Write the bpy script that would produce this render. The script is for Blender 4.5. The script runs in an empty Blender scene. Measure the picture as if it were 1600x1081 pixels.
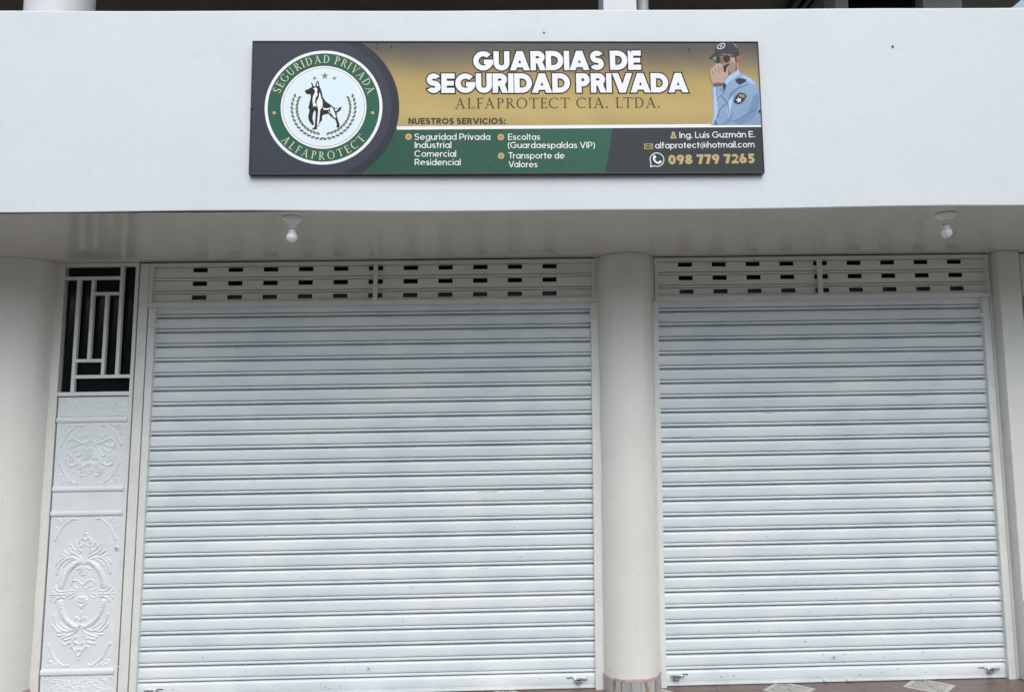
import bpy, bmesh, math, random
import numpy as np
from mathutils import Matrix, Vector
from mathutils.geometry import delaunay_2d_cdt

random.seed(7)
rng = np.random.default_rng(11)
sc = bpy.context.scene
COL = sc.collection
K = 0.0151          # the street climbs to the right: every level line of the building rises by this per metre

# ------------------------------------------------------------------ camera
pitch, yaw, roll = math.radians(6.5075), math.radians(1.34), math.radians(-0.0817)
fwd = Vector((math.sin(yaw) * math.cos(pitch), math.cos(yaw) * math.cos(pitch), math.sin(pitch)))
r0 = Vector((math.cos(yaw), -math.sin(yaw), 0))
u0 = r0.cross(fwd)
rt = r0 * math.cos(roll) + u0 * math.sin(roll)
up = -r0 * math.sin(roll) + u0 * math.cos(roll)
cam = bpy.data.cameras.new('camera')
cam.sensor_width = 36.0
cam.lens = 27.0
cam.clip_start = 0.05
cam.clip_end = 3000
camo = bpy.data.objects.new('camera', cam)
COL.objects.link(camo)
camo.matrix_world = Matrix.Translation((0, 0, 1.535)) @ Matrix((rt, up, -fwd)).transposed().to_4x4()
sc.camera = camo

# ------------------------------------------------------------------ overcast daylight
SUN_EL, SUN_AZ = math.radians(47), math.radians(172)
world = bpy.data.worlds.new('World')
sc.world = world
world.use_nodes = True
nt = world.node_tree
nt.nodes.clear()
sky = nt.nodes.new('ShaderNodeTexSky')
sky.sky_type = 'NISHITA'
sky.sun_disc = False
sky.sun_elevation = SUN_EL
sky.sun_rotation = SUN_AZ
sky.dust_density = 2.0
sky.air_density = 1.0
hsv = nt.nodes.new('ShaderNodeHueSaturation')
hsv.inputs['Hue'].default_value = 0.485
hsv.inputs['Saturation'].default_value = 0.72      # thin even cloud in front of the blue
bg = nt.nodes.new('ShaderNodeBackground')
bg.inputs['Strength'].default_value = 0.15
wo = nt.nodes.new('ShaderNodeOutputWorld')
nt.links.new(sky.outputs[0], hsv.inputs['Color'])
nt.links.new(hsv.outputs[0], bg.inputs['Color'])
nt.links.new(bg.outputs[0], wo.inputs['Surface'])
sl = bpy.data.lights.new('sun', 'SUN')
sl.energy = 0.75
sl.angle = math.radians(50)
sl.color = (1.0, 0.995, 0.97)
so = bpy.data.objects.new('sun', sl)
COL.objects.link(so)
sdir = Vector((math.sin(SUN_AZ) * math.cos(SUN_EL), math.cos(SUN_AZ) * math.cos(SUN_EL), math.sin(SUN_EL)))
so.rotation_euler = sdir.to_track_quat('Z', 'Y').to_euler()
so.location = (0, -10, 12)
sc.view_settings.view_transform = 'Standard'
sc.view_settings.look = 'None'
sc.view_settings.gamma = 1.0
sc.view_settings.use_curve_mapping = False
sc.view_settings.exposure = 0.58
sc.render.engine = 'CYCLES'
sc.cycles.max_bounces = 8
sc.cycles.use_denoising = True

# ------------------------------------------------------------------ materials
def mat(name, col, rough=0.6, metal=0.0, var=0.0, vscale=3.0, bump=0.0, bscale=60.0, stretch=None,
        dirt=None, dirt_amt=0.0, dscale=6.0, spec=0.5, rvar=0.0, coat=0.0, objrand=0.0, fine=0.0, col2=None):
    m = bpy.data.materials.new(name)
    m.use_nodes = True
    N, L = m.node_tree.nodes, m.node_tree.links
    b = N['Principled BSDF']
    b.inputs['Base Color'].default_value = (*col, 1)
    b.inputs['Roughness'].default_value = rough
    b.inputs['Metallic'].default_value = metal
    b.inputs['Specular IOR Level'].default_value = spec
    b.inputs['Coat Weight'].default_value = coat
    b.inputs['Coat Roughness'].default_value = 0.12
    tc = N.new('ShaderNodeTexCoord')
    mp = N.new('ShaderNodeMapping')
    L.new(tc.outputs['Object'], mp.inputs['Vector'])
    if stretch:
        mp.inputs['Scale'].default_value = stretch
    def noise(scale, detail=4, rough_=0.55):
        n = N.new('ShaderNodeTexNoise')
        n.inputs['Scale'].default_value = scale
        n.inputs['Detail'].default_value = detail
        n.inputs['Roughness'].default_value = rough_
        L.new(mp.outputs[0], n.inputs['Vector'])
        return n
    def ramp(src, a, c, lo=0.0, hi=1.0):
        r = N.new('ShaderNodeMapRange')
        r.inputs['From Min'].default_value = a
        r.inputs['From Max'].default_value = c
        r.inputs['To Min'].default_value = lo
        r.inputs['To Max'].default_value = hi
        L.new(src, r.inputs['Value'])
        return r.outputs[0]
    cur = None
    if var > 0:
        n = noise(vscale)
        mx = N.new('ShaderNodeMix'); mx.data_type = 'RGBA'
        mx.inputs['A'].default_value = (*(col2 or [c * (1 - var) for c in col]), 1)
        mx.inputs['B'].default_value = (*[min(1, c * (1 + var)) for c in col], 1)
        L.new(ramp(n.outputs['Fac'], 0.3, 0.7), mx.inputs['Factor'])
        cur = mx.outputs['Result']
    if fine > 0:
        n = noise(vscale * 30, 2)
        mx = N.new('ShaderNodeMix'); mx.data_type = 'RGBA'; mx.blend_type = 'MULTIPLY'
        if cur: L.new(cur, mx.inputs['A'])
        else: mx.inputs['A'].default_value = (*col, 1)
        g = 1 - fine
        mx.inputs['B'].default_value = (g, g, g, 1)
        L.new(ramp(n.outputs['Fac'], 0.5, 0.75), mx.inputs['Factor'])
        cur = mx.outputs['Result']
    if dirt:
        n = noise(dscale, 8, 0.7)
        mx = N.new('ShaderNodeMix'); mx.data_type = 'RGBA'
        if cur: L.new(cur, mx.inputs['A'])
        else: mx.inputs['A'].default_value = (*col, 1)
        mx.inputs['B'].default_value = (*dirt, 1)
        L.new(ramp(n.outputs['Fac'], 0.55, 0.8, 0, dirt_amt), mx.inputs['Factor'])
        cur = mx.outputs['Result']
    if objrand > 0:
        oi = N.new('ShaderNodeObjectInfo')
        h = N.new('ShaderNodeHueSaturation')
        L.new(ramp(oi.outputs['Random'], 0, 1, 1 - objrand, 1 + objrand), h.inputs['Value'])
        if cur: L.new(cur, h.inputs['Color'])
        else: h.inputs['Color'].default_value = (*col, 1)
        cur = h.outputs[0]
    if cur:
        L.new(cur, b.inputs['Base Color'])
    if rvar > 0:
        n = noise(vscale * 1.7, 5)
        L.new(ramp(n.outputs['Fac'], 0.3, 0.7, max(0.02, rough - rvar), rough + rvar), b.inputs['Roughness'])
    if bump > 0:
        n = noise(bscale, 5)
        bp = N.new('ShaderNodeBump')
        bp.inputs['Strength'].default_value = 1.0
        bp.inputs['Distance'].default_value = bump
        L.new(n.outputs['Fac'], bp.inputs['Height'])
        L.new(bp.outputs[0], b.inputs['Normal'])
    return m

M = {}
M['parapet'] = mat('parapet_paint', (0.675, 0.715, 0.722), 0.5, var=0.03, dirt=(0.5, 0.53, 0.55), dirt_amt=0.25, dscale=2.2, vscale=0.8, bump=0.0035, bscale=4.5, fine=0.03, rvar=0.1)
M['soffit'] = mat('soffit_enamel', (0.63, 0.62, 0.545), 0.2, var=0.05, vscale=1.1, bump=0.0004, bscale=7, stretch=(2.2, 0.5, 1), rvar=0.05, coat=0.3)
M['column'] = mat('column_enamel', (0.765, 0.765, 0.71), 0.34, var=0.03, vscale=2.0, bump=0.0012, bscale=14, dirt=(0.42, 0.39, 0.35), dirt_amt=0.16, dscale=9, coat=0.12)
M['wall'] = mat('wall_paint', (0.745, 0.75, 0.71), 0.45, var=0.04, vscale=2.0, bump=0.0015, bscale=24, dirt=(0.38, 0.35, 0.31), dirt_amt=0.3, dscale=7)
M['frame'] = mat('steel_frame_paint', (0.76, 0.775, 0.745), 0.38, var=0.05, vscale=5, bump=0.0006, bscale=60, dirt=(0.35, 0.32, 0.28), dirt_amt=0.3, dscale=11, coat=0.1)
M['slat'] = mat('shutter_slat_paint', (0.80, 0.845, 0.85), 0.34, metal=0.0, var=0.03, col2=(0.64, 0.735, 0.765), vscale=2.2, stretch=(1.0, 1.0, 2.2), bump=0.00025, bscale=12, dirt=(0.40, 0.42, 0.44), dirt_amt=0.22, dscale=3.5, rvar=0.07, objrand=0.025)
M['slat_vent'] = mat('vent_slat_paint', (0.80, 0.81, 0.76), 0.4, metal=0.0, var=0.06, vscale=3.0, stretch=(1, 4, 6), bump=0.0005, bscale=9, dirt=(0.34, 0.34, 0.32), dirt_amt=0.3, dscale=5)
M['galv'] = mat('galvanised_roll', (0.2, 0.23, 0.23), 0.4, metal=0.5, var=0.1)
M['groove'] = mat('dark_joint', (0.03, 0.03, 0.03), 0.9)
M['hardware'] = mat('zinc_hardware', (0.36, 0.38, 0.38), 0.4, metal=0.6, var=0.15, vscale=30)
M['chip'] = mat('chipped_plaster', (0.33, 0.31, 0.28), 0.9)
M['light_hw'] = mat('bright_zinc', (0.62, 0.66, 0.67), 0.3, metal=0.5, var=0.1, vscale=40)
M['dark_hw'] = mat('dark_steel', (0.12, 0.12, 0.115), 0.5, metal=0.6, var=0.2, vscale=40)
M['door'] = mat('door_enamel', (0.76, 0.81, 0.82), 0.3, var=0.03, vscale=6, bump=0.0003, bscale=50, dirt=(0.5, 0.5, 0.5), dirt_amt=0.15, dscale=14, coat=0.2)
M['interior'] = mat('interior_dark', (0.035, 0.036, 0.034), 0.9)
M['glass'] = mat('dark_glass', (0.006, 0.008, 0.0075), 0.15, spec=0.25, var=0.2, vscale=3)
M['balcony'] = mat('balcony_ceiling', (0.20, 0.18, 0.15), 0.7, var=0.08, vscale=2)
M['upper_white'] = mat('upper_paint', (0.66, 0.67, 0.67), 0.5, var=0.03)
M['upper_wood'] = mat('dark_beam', (0.03, 0.038, 0.036), 0.5, var=0.2, vscale=8)
M['pipe'] = mat('grey_pipe', (0.30, 0.31, 0.31), 0.35, var=0.15, vscale=12)
M['porcelain'] = mat('ivory_porcelain', (0.80, 0.79, 0.75), 0.25, var=0.03)
M['bulb'] = mat('bulb_diffuser', (0.86, 0.88, 0.93), 0.22, var=0.01)
M['bulb_neck'] = mat('bulb_neck', (0.88, 0.88, 0.86), 0.3, var=0.01)
M['mortar'] = mat('pink_mortar', (0.40, 0.30, 0.29), 0.9, var=0.2, vscale=20, bump=0.002, bscale=90)
M['box_white'] = mat('white_plastic', (0.75, 0.76, 0.76), 0.4, var=0.02)
M['concrete'] = mat('concrete', (0.34, 0.33, 0.305), 0.9, var=0.15, vscale=1.5, bump=0.003, bscale=60, dirt=(0.16, 0.15, 0.14), dirt_amt=0.4, dscale=2)
M['asphalt'] = mat('asphalt', (0.06, 0.06, 0.062), 0.9, var=0.2, vscale=2, bump=0.004, bscale=120)
M['opp_a'] = mat('ochre_render', (0.38, 0.30, 0.22), 0.85, var=.1, vscale=1)
M['opp_b'] = mat('olive_beige_render', (0.36, 0.345, 0.28), 0.85, var=.12, vscale=1)
M['opp_c'] = mat('grey_render', (0.34, 0.34, 0.33), 0.85, var=.1, vscale=1)
M['ground'] = mat('ground_earth', (0.16, 0.15, 0.12), 0.95, var=0.25, vscale=0.05)
M['grout'] = mat('grout', (0.36, 0.30, 0.26), 0.9, var=0.1, vscale=20)

def marble(name, base, vein, vscale=7, lo=0.46, hi=0.56):
    m = mat(name, base, 0.25, bump=0.0004, bscale=40)
    N, L = m.node_tree.nodes, m.node_tree.links
    tc = N.new('ShaderNodeTexCoord'); oi = N.new('ShaderNodeObjectInfo')
    mp = N.new('ShaderNodeMapping'); mp.inputs['Scale'].default_value = (1, 1, 0.22)
    mul = N.new('ShaderNodeVectorMath'); mul.operation = 'SCALE'; mul.inputs[0].default_value = (3.1, 7.7, 5.3)
    L.new(oi.outputs['Random'], mul.inputs['Scale'])
    ad = N.new('ShaderNodeVectorMath'); L.new(tc.outputs['Object'], ad.inputs[0]); L.new(mul.outputs[0], ad.inputs[1])
    L.new(ad.outputs[0], mp.inputs['Vector'])
    n = N.new('ShaderNodeTexNoise'); n.inputs['Scale'].default_value = vscale; n.inputs['Detail'].default_value = 7
    n.inputs['Distortion'].default_value = 0.35
    L.new(mp.outputs[0], n.inputs['Vector'])
    cr = N.new('ShaderNodeValToRGB')
    cr.color_ramp.elements[0].position = lo; cr.color_ramp.elements[0].color = (*base, 1)
    cr.color_ramp.elements[1].position = hi; cr.color_ramp.elements[1].color = (*base, 1)
    e = cr.color_ramp.elements.new((lo + hi) / 2); e.color = (*vein, 1)
    e = cr.color_ramp.elements.new(hi + 0.14); e.color = (base[0] * 0.7, base[1] * 0.72, base[2] * 0.78, 1)
    L.new(n.outputs['Fac'], cr.inputs[0]); L.new(cr.outputs[0], N['Principled BSDF'].inputs['Base Color'])
    return m
M['marble'] = marble('marble_tile', (0.46, 0.455, 0.44), (0.26, 0.17, 0.08), 11, .44, .56)
M['marble_plain'] = marble('grey_marble_tile', (0.40, 0.40, 0.40), (0.30, 0.30, 0.31), 12)

TS = 0.4215
def tile_material():
    m = mat('brown_floor_tile', (0.20, 0.125, 0.095), 0.35, bump=0.0006, bscale=50)
    N, L = m.node_tree.nodes, m.node_tree.links
    tc = N.new('ShaderNodeTexCoord'); sp = N.new('ShaderNodeSeparateXYZ'); L.new(tc.outputs['Object'], sp.inputs[0])
    def math_(op, a, b=None):
        n = N.new('ShaderNodeMath'); n.operation = op
        for i, v in enumerate((a, b)):
            if v is None: continue
            if isinstance(v, (int, float)): n.inputs[i].default_value = v
            else: L.new(v, n.inputs[i])
        return n.outputs[0]
    s = math_('ABSOLUTE', math_('ADD', sp.outputs[0], sp.outputs[1]))
    inside = math_('GREATER_THAN', s, TS - 0.160)
    core = math_('GREATER_THAN', s, TS - 0.128)
    n = N.new('ShaderNodeTexNoise'); n.inputs['Scale'].default_value = 42; n.inputs['Detail'].default_value = 1.5
    n.inputs['Distortion'].default_value = 2.2; L.new(tc.outputs['Object'], n.inputs['Vector'])
    worm = math_('LESS_THAN', math_('ABSOLUTE', math_('SUBTRACT', n.outputs['Fac'], 0.5)), 0.045)
    n2 = N.new('ShaderNodeTexNoise'); n2.inputs['Scale'].default_value = 9; n2.inputs['Detail'].default_value = 6; L.new(tc.outputs['Object'], n2.inputs['Vector'])
    mb = N.new('ShaderNodeMix'); mb.data_type = 'RGBA'; mb.inputs['A'].default_value = (0.125, 0.080, 0.062, 1); mb.inputs['B'].default_value = (0.20, 0.135, 0.108, 1)
    L.new(n2.outputs['Fac'], mb.inputs['Factor'])
    m1 = N.new('ShaderNodeMix'); m1.data_type = 'RGBA'; L.new(mb.outputs['Result'], m1.inputs['A']); m1.inputs['B'].default_value = (0.52, 0.49, 0.44, 1); L.new(inside, m1.inputs['Factor'])
    m2 = N.new('ShaderNodeMix'); m2.data_type = 'RGBA'; L.new(m1.outputs['Result'], m2.inputs['A']); m2.inputs['B'].default_value = (0.12, 0.09, 0.08, 1)
    L.new(math_('MULTIPLY', worm, core), m2.inputs['Factor'])
    L.new(m2.outputs['Result'], N['Principled BSDF'].inputs['Base Color'])
    return m
M['tile'] = tile_material()

# ------------------------------------------------------------------ helpers
def W(u, d, w):
    return Vector((u, d, w + K * u))

def tag(o, label=None, cat=None, group=None, kind=None):
    if label: o['label'] = label
    if cat: o['category'] = cat
    if group: o['group'] = group
    if kind: o['kind'] = kind
    return o

def thing(name, u, d, w, label, cat, group=None):
    o = bpy.data.objects.new(name, None)
    o.empty_display_size = 0.1
    o.location = W(u, d, w)
    COL.objects.link(o)
    o['origin'] = (u, d, w)
    return tag(o, label, cat, group, 'thing')

def link(name, me, parent=None, loc=(0, 0, 0)):
    o = bpy.data.objects.new(name, me)
    o.location = loc
    COL.objects.link(o)
    if parent: o.parent = parent
    return o

def org(parent):
    """facade coordinates of a parent's origin"""
    o = parent
    while o is not None and 'origin' not in o: o = o.parent
    return tuple(o['origin']) if o is not None else (0, 0, 0)

class MB:
    """collects shapes in facade coordinates (u to the right, d away from the street, w up)"""
    def __init__(s): s.bm = bmesh.new()
    def box(s, u0, u1, d0, d1, w0, w1, bev=0.0):
        vs = [s.bm.verts.new((u, d, w)) for u in (u0, u1) for d in (d0, d1) for w in (w0, w1)]
        fs = [(0, 1, 3, 2), (4, 6, 7, 5), (0, 4, 5, 1), (2, 3, 7, 6), (0, 2, 6, 4), (1, 5, 7, 3)]
        F = [s.bm.faces.new([vs[i] for i in f]) for f in fs]
        if bev > 0:
            bmesh.ops.bevel(s.bm, geom=list({e for f in F for e in f.edges}), offset=bev, segments=2, affect='EDGES', profile=0.6)
        return s
    def lathe(s, prof, u, d, w, axis='w', n=24, a0=0, a1=360):
        """prof: list of (radius, height along axis)"""
        full = abs(a1 - a0) >= 359.9
        cnt = n if full else n + 1
        rings = []
        for r, h in prof:
            ring = []
            for i in range(cnt):
                a = math.radians(a0 + (a1 - a0) * i / n)
                x, y = r * math.cos(a), r * math.sin(a)
                p = (u + x, d + y, w + h) if axis == 'w' else ((u + x, d + h, w + y) if axis == 'd' else (u + h, d + x, w + y))
                ring.append(s.bm.verts.new(p))
            rings.append(ring)
        for A, B in zip(rings, rings[1:]):
            for i in range(cnt if full else cnt - 1):
                j = (i + 1) % cnt
                s.bm.faces.new((A[i], A[j], B[j], B[i]))
        if full:
            for R in (rings[0], rings[-1]):
                if prof[0 if R is rings[0] else -1][0] > 1e-5:
                    s.bm.faces.new(R)
        return s
    def extrude_profile(s, prof, us, closed=False, fn=None):
        """prof: (d, w) points swept along u"""
        rows = []
        for u in us:
            rows.append([s.bm.verts.new((u, d + (fn(u, w) if fn else 0), w)) for d, w in prof])
        m = len(prof)
        for A, B in zip(rows, rows[1:]):
            for i in range(m if closed else m - 1):
                j = (i + 1) % m
                s.bm.faces.new((A[i], A[j], B[j], B[i]))
        if closed:
            s.bm.faces.new(rows[0]); s.bm.faces.new(rows[-1])
        return s
    def build(s, name, m, parent=None, smooth=None):
        o3 = org(parent)
        for v in s.bm.verts:
            u, d, w = v.co
            v.co = (u - o3[0], d - o3[1], (w - o3[2]) + K * (u - o3[0]))
        bmesh.ops.remove_doubles(s.bm, verts=s.bm.verts, dist=1e-6)
        bmesh.ops.recalc_face_normals(s.bm, faces=s.bm.faces)
        me = bpy.data.meshes.new(name)
        s.bm.to_mesh(me); s.bm.free()
        for mm in (m if isinstance(m, list) else [m]): me.materials.append(mm)
        if smooth is not None:
            me.shade_smooth()
            me.set_sharp_from_angle(angle=math.radians(smooth))
        return link(name, me, parent)

def box(name, m, parent, u0, u1, d0, d1, w0, w1, bev=0.0):
    return MB().box(u0, u1, d0, d1, w0, w1, bev).build(name, m, parent)

# ------------------------------------------------------------------ ground
def sheet(name, m, u0, u1, d0, d1, w, nu=1):
    b = MB()
    vs = [b.bm.verts.new((u, d, w)) for u, d in ((u0, d0), (u1, d0), (u1, d1), (u0, d1))]
    b.bm.faces.new(vs)
    o = b.build(name, m)
    return tag(o, kind='structure')
sheet('ground', M['ground'], -1500, 1500, -1500, 1500, -0.32)
sheet('road', M['asphalt'], -400, 400, -11.0, 0.9, -0.16)
o = tag(box('pavement', M['concrete'], None, -30, 30, 0.9, 2.61, -0.30, -0.006), kind='structure')
o = tag(box('far_pavement', M['concrete'], None, -60, 60, -20.5, -11.0, -0.30, -0.01), kind='structure')
floor = tag(box('shop_floor', M['grout'], None, -7.0, 7.5, 2.61, 9.0, -0.30, -0.004), kind='structure')
tm = MB().box(-TS / 2 + .0015, TS / 2 - .0015, -TS / 2 + .0015, TS / 2 - .0015, -0.008, 0.0, 0.0012)
for v in tm.bm.verts: pass
me_tile = bpy.data.meshes.new('floor_tile'); tm.bm.to_mesh(me_tile); tm.bm.free(); me_tile.materials.append(M['tile'])
tilt = Matrix.Rotation(-math.atan(K), 4, 'Y')
for i in range(-12, 13):
    for j in range(0, 5):
        cu, cd = 1.332 + TS * (i + .5), 4.72 - TS * (j - .5)
        o = link('floor_tile', me_tile, floor)
        o.matrix_local = Matrix.Translation(W(cu, cd, random.uniform(-.0006, .0004))) @ tilt @ Matrix.Rotation(math.radians(0 if (i + j) % 2 else 90), 4, 'Z')

# ------------------------------------------------------------------ building shell
bld = thing('shop_building', 0, 4.8, 0, 'cream white two storey building with a plain balcony parapet over the recessed shop fronts', 'building')
D = 4.8
# parapet: a long slab face with slightly uneven lower and upper arrises
def parapet():
    b = MB()
    us = [-7 + i * 0.29 for i in range(51)]
    def lo(u): return 2.635 + 0.006 * math.sin(u * 1.1 + 4.1) + 0.0025 * math.sin(u * 3.7) - 0.002 * u
    def hi(u): return 3.688 - 0.005 * math.cos(u * 0.75 + .1) + 0.0015 * math.sin(u * 4.3)
    rows = []
    for u in us:
        L, H = lo(u), hi(u)
        dw = 0.0015 * math.sin(u * 2.3 + 1)
        pr = [(3.716, L + .012), (3.703, L), (3.7 + dw, L + .004), (3.7 + dw, L + .35), (3.7 - dw, H - .35), (3.7, H - .012), (3.703, H - .004), (3.712, H), (3.85, H), (3.86, H - .01)]
        rows.append([b.bm.verts.new((u, d, w)) for d, w in pr])
    for A, B in zip(rows, rows[1:]):
        for i in range(len(A)):
            j = (i + 1) % len(A)
            b.bm.faces.new((A[i], A[j], B[j], B[i]))
    b.bm.faces.new(rows[0]); b.bm.faces.new(rows[-1])
    return b.build('parapet', M['parapet'], bld)
par = parapet()
# tiny chips and marks on the parapet face
for (u, w, r) in ((0.252, 3.557, .006), (2.045, 3.475, .007)):
    MB().lathe([(r, 0), (r * .7, -.003)], u, 3.6985, w, 'd', 7).build('chip_mark', M['dark_hw'], par)
# soffit (underside of the balcony) and slab
def soffit():
    b = MB()
    nu, nd = 48, 8
    g = [[b.bm.verts.new((-7 + 14.5 * i / nu, 3.72 + (5.3 - 3.72) * j / nd, 2.642 + 0.0012 * math.sin(i * .9 + j) + 0.001 * math.sin(j * 1.7))) for j in range(nd + 1)] for i in range(nu + 1)]
    for i in range(nu):
        for j in range(nd):
            b.bm.faces.new((g[i][j], g[i + 1][j], g[i + 1][j + 1], g[i][j + 1]))
    return b.build('soffit', M['soffit'], bld, 60)
soffit()
box('balcony_slab', M['balcony'], bld, -7, 7.5, 3.862, 9.0, 2.66, 2.86)
# walls behind and beside
box('rear_wall', M['interior'], bld, -7, 7.5, 8.9, 9.0, 0, 2.655)
box('side_wall', M['wall'], bld, -7, -6.9, 4.8, 8.9, 0, 2.64)
box('side_wall', M['wall'], bld, 7.4, 7.5, 4.8, 8.9, 0, 2.64)
box('lintel', M['interior'], bld, -6.9, 7.4, 4.96, 5.06, 2.60, 2.64)
box('partition', M['interior'], bld, -6.9, 7.4, 5.7, 5.76, 0, 2.6)
# wall strips between the openings
box('wall_strip', M['wall'], bld, -2.765, -2.690, 4.795, 5.0, 0, 2.641, .003)
box('wall_strip', M['wall'], bld, 3.3485, 3.397, 4.806, 5.0, 0, 2.641, .002)
box('wall_strip', M['wall'], bld, 3.1875, 3.2055, 4.806, 5.0, 0, 2.641, .002)
box('wall_strip', M['wall'], bld, 0.6378, 1.0212, 4.802, 5.0, 0, 2.641, .003)
# square pier right of the right shutter
pier = box('pier', M['wall'], bld, 3.206, 3.347, 4.727, 5.0, 0, 2.641, .006)
for i, (a, c) in enumerate(((3.2055, 3.275), (3.278, 3.3475))):
    for (w0, w1) in ((0.0, 0.182), (0.185, 0.388)):
        box('tile', M['marble_plain'], pier, a, c, 4.720, 4.7265, w0, w1, .001)
# left bay beyond the left column: dark glazed opening
lb_ = box('left_window', M['frame'], bld, -6.9, -3.10, 4.84, 4.90, 0, 0.12)
box('pane', M['glass'], lb_, -6.9, -3.10, 4.86, 4.875, 0.122, 2.638)
for u in (-3.9, -4.8, -5.7): box('mullion', M['frame'], lb_, u, u + .04, 4.83, 4.859, 0.122, 2.638, .003)
# steel post between door and left shutter, with weld spots
post = box('door_post', M['frame'], bld, -2.2215, -2.1655, 4.790, 4.86, 0, 2.632, .003)
for w in (2.20, 1.46, 1.02, .56, .2):
    MB().lathe([(.0045, 0), (.0035, -.004), (.001, -.006)], -2.2265, 4.793, w, 'd', 8).build('weld_spot', M['frame'], post)
    MB().lathe([(.004, 0), (.003, -.004), (.001, -.006)], -2.1555, 4.793, w - .21, 'd', 8).build('weld_spot', M['frame'], post)
box('joint', M['groove'], post, -2.229, -2.150, 4.865, 4.87, 0, 2.632)

# upper floor
uc = box('upper_ceiling', M['balcony'], bld, -7, 4.45, 3.55, 9.0, 5.1, 5.3)
box('upper_wall', M['upper_white'], bld, -7, 4.4, 8.8, 8.95, 2.865, 5.098)
box('upper_wall', M['upper_white'], bld, 2.664, 2.763, 5.60, 5.80, 2.865, 5.098)
box('upper_wall', M['upper_white'], bld, 3.356, 3.667, 5.60, 5.80, 2.865, 5.098)
uw = box('upper_window', M['interior'], bld, 2.766, 3.353, 5.70, 5.74, 2.865, 5.098)
box('pane', M['glass'], uw, 2.80, 3.32, 5.69, 5.698, 3.0, 4.98)
for a in (2.475, 2.555, 2.625):
    box('ceiling_beam', M['upper_wood'], bld, a, a + .045, 5.82, 8.7, 5.02, 5.098, .004)

def column(name, label, u, d, r, w0, w1, m, segs=48):
    t = thing(name, u, d, w0, label, 'column')
    b = MB()
    n = 26
    prof = [(r + 0.0012 * math.sin(i * 1.3 + u) + (0.0 if i else 0.0), (w1 - w0) * i / n) for i in range(n + 1)]
    b.lathe(prof, u, d, w0, 'w', segs)
    b.build('shaft', m, t, 50)
    return t
LCU, LCD, LCR = -2.93, 4.80, 0.190
MCU, MCD, MCR = 0.832, 4.835, 0.171
lcol = column('column', 'round cream column left of the embossed metal door', LCU, LCD, LCR, 0.088, 2.6405, M['column'])
mcol = column('column', 'round cream column standing between the two large roller shutters', MCU, MCD, MCR, 0.092, 2.6405, M['column'])
def base_tiles(t, cu, cd, r, a0, a1, n, h):
    ex = r + .009
    for i in range(n):
        a, c = a0 + (a1 - a0) * i / n + .35, a0 + (a1 - a0) * (i + 1) / n - .35
        b = MB()
        hh = h + random.uniform(-.003, .003)
        pts = []
        for q in range(4):
            an = math.radians(a + (c - a) * q / 3)
            pts.append((cu + ex * math.cos(an) * (1.0), cd + ex * math.sin(an)))
        for q in range(3, -1, -1):
            an = math.radians(a + (c - a) * q / 3)
            pts.append((cu + (r - .006) * math.cos(an), cd + (r - .006) * math.sin(an)))
        lo = [b.bm.verts.new((x, y, 0)) for x, y in pts]
        hi = [b.bm.verts.new((x, y, hh)) for x, y in pts]
        b.bm.faces.new(lo); b.bm.faces.new(hi)
        for q in range(len(pts)):
            z = (q + 1) % len(pts)
            b.bm.faces.new((lo[q], lo[z], hi[z], hi[q]))
        b.build('tile', M['marble'] if i % 4 in (1, 2) else M['marble_plain'], t)
    # rough pink mortar fillet over the tiles
    b = MB()
    N = 60
    rows = []
    for i in range(N + 1):
        an = math.radians(a0 + (a1 - a0) * i / N)
        top = h + .009 + .003 * math.sin(i * .23 + 1) + random.uniform(-.0012, .0012)
        q = [(r - .008, h - .004), (ex + .001, h - .003 - random.uniform(0, .003)), (ex - .001 + random.uniform(-.001, .002), h + .004), (r + .0015, top), (r - .008, top)]
        rows.append([b.bm.verts.new((cu + rr * math.cos(an), cd + rr * math.sin(an), ww)) for rr, ww in q])
    for A, B in zip(rows, rows[1:]):
        for i in range(5):
            j = (i + 1) % 5
            b.bm.faces.new((A[i], A[j], B[j], B[i]))
    b.bm.faces.new(rows[0]); b.bm.faces.new(rows[-1])
    b.build('mortar_line', M['mortar'], t, 40)
def chips(t, cu, cd, r, n, seed, a0=200, a1=340):
    q = random.Random(seed); b = MB()
    for _ in range(n):
        a = math.radians(q.uniform(a0, a1)); w = .12 + 1.7 * q.random() ** 2.3; s = q.uniform(.0016, .0042)
        rr = r + .0030
        b.bm.faces.new([b.bm.verts.new((cu + rr * math.cos(a + x / r), cd + rr * math.sin(a + x / r), w + y)) for x, y in [(s * q.uniform(.5, 1.2) * math.cos(k_), s * q.uniform(.5, 1.2) * math.sin(k_)) for k_ in np.linspace(0, 5.5, 7)]])
    b.build('chip_marks', M['chip'], t)['kind'] = 'stuff'
chips(mcol, MCU, MCD, MCR, 26, 3)
chips(lcol, LCU, LCD, LCR, 22, 4)
base_tiles(mcol, MCU, MCD, MCR, 188, 352, 9, .085)
base_tiles(lcol, LCU, LCD, LCR, 188, 360, 10, .075)
MB().lathe([(MCR - .004, 0), (MCR - .004, .1)], MCU, MCD, 0, 'w', 32).build('core', M['mortar'], mcol)
MB().lathe([(LCR - .004, 0), (LCR - .004, .1)], LCU, LCD, 0, 'w', 32).build('core', M['mortar'], lcol)
column('column', 'round white balcony column above the parapet at the far left', -2.41, 4.08, .17, 2.865, 5.098, M['upper_white'])
t = thing('column', 0.69, 4.1, 2.865, 'square white balcony column above the parapet with a grey pipe beside it', 'column')
box('shaft', M['upper_white'], t, 0.602, 0.788, 4.0, 4.19, 2.865, 5.098, .006)
t = thing('downpipe', 0.83, 4.05, 2.865, 'grey pipe beside the square balcony column above the sign', 'pipe')
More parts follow.
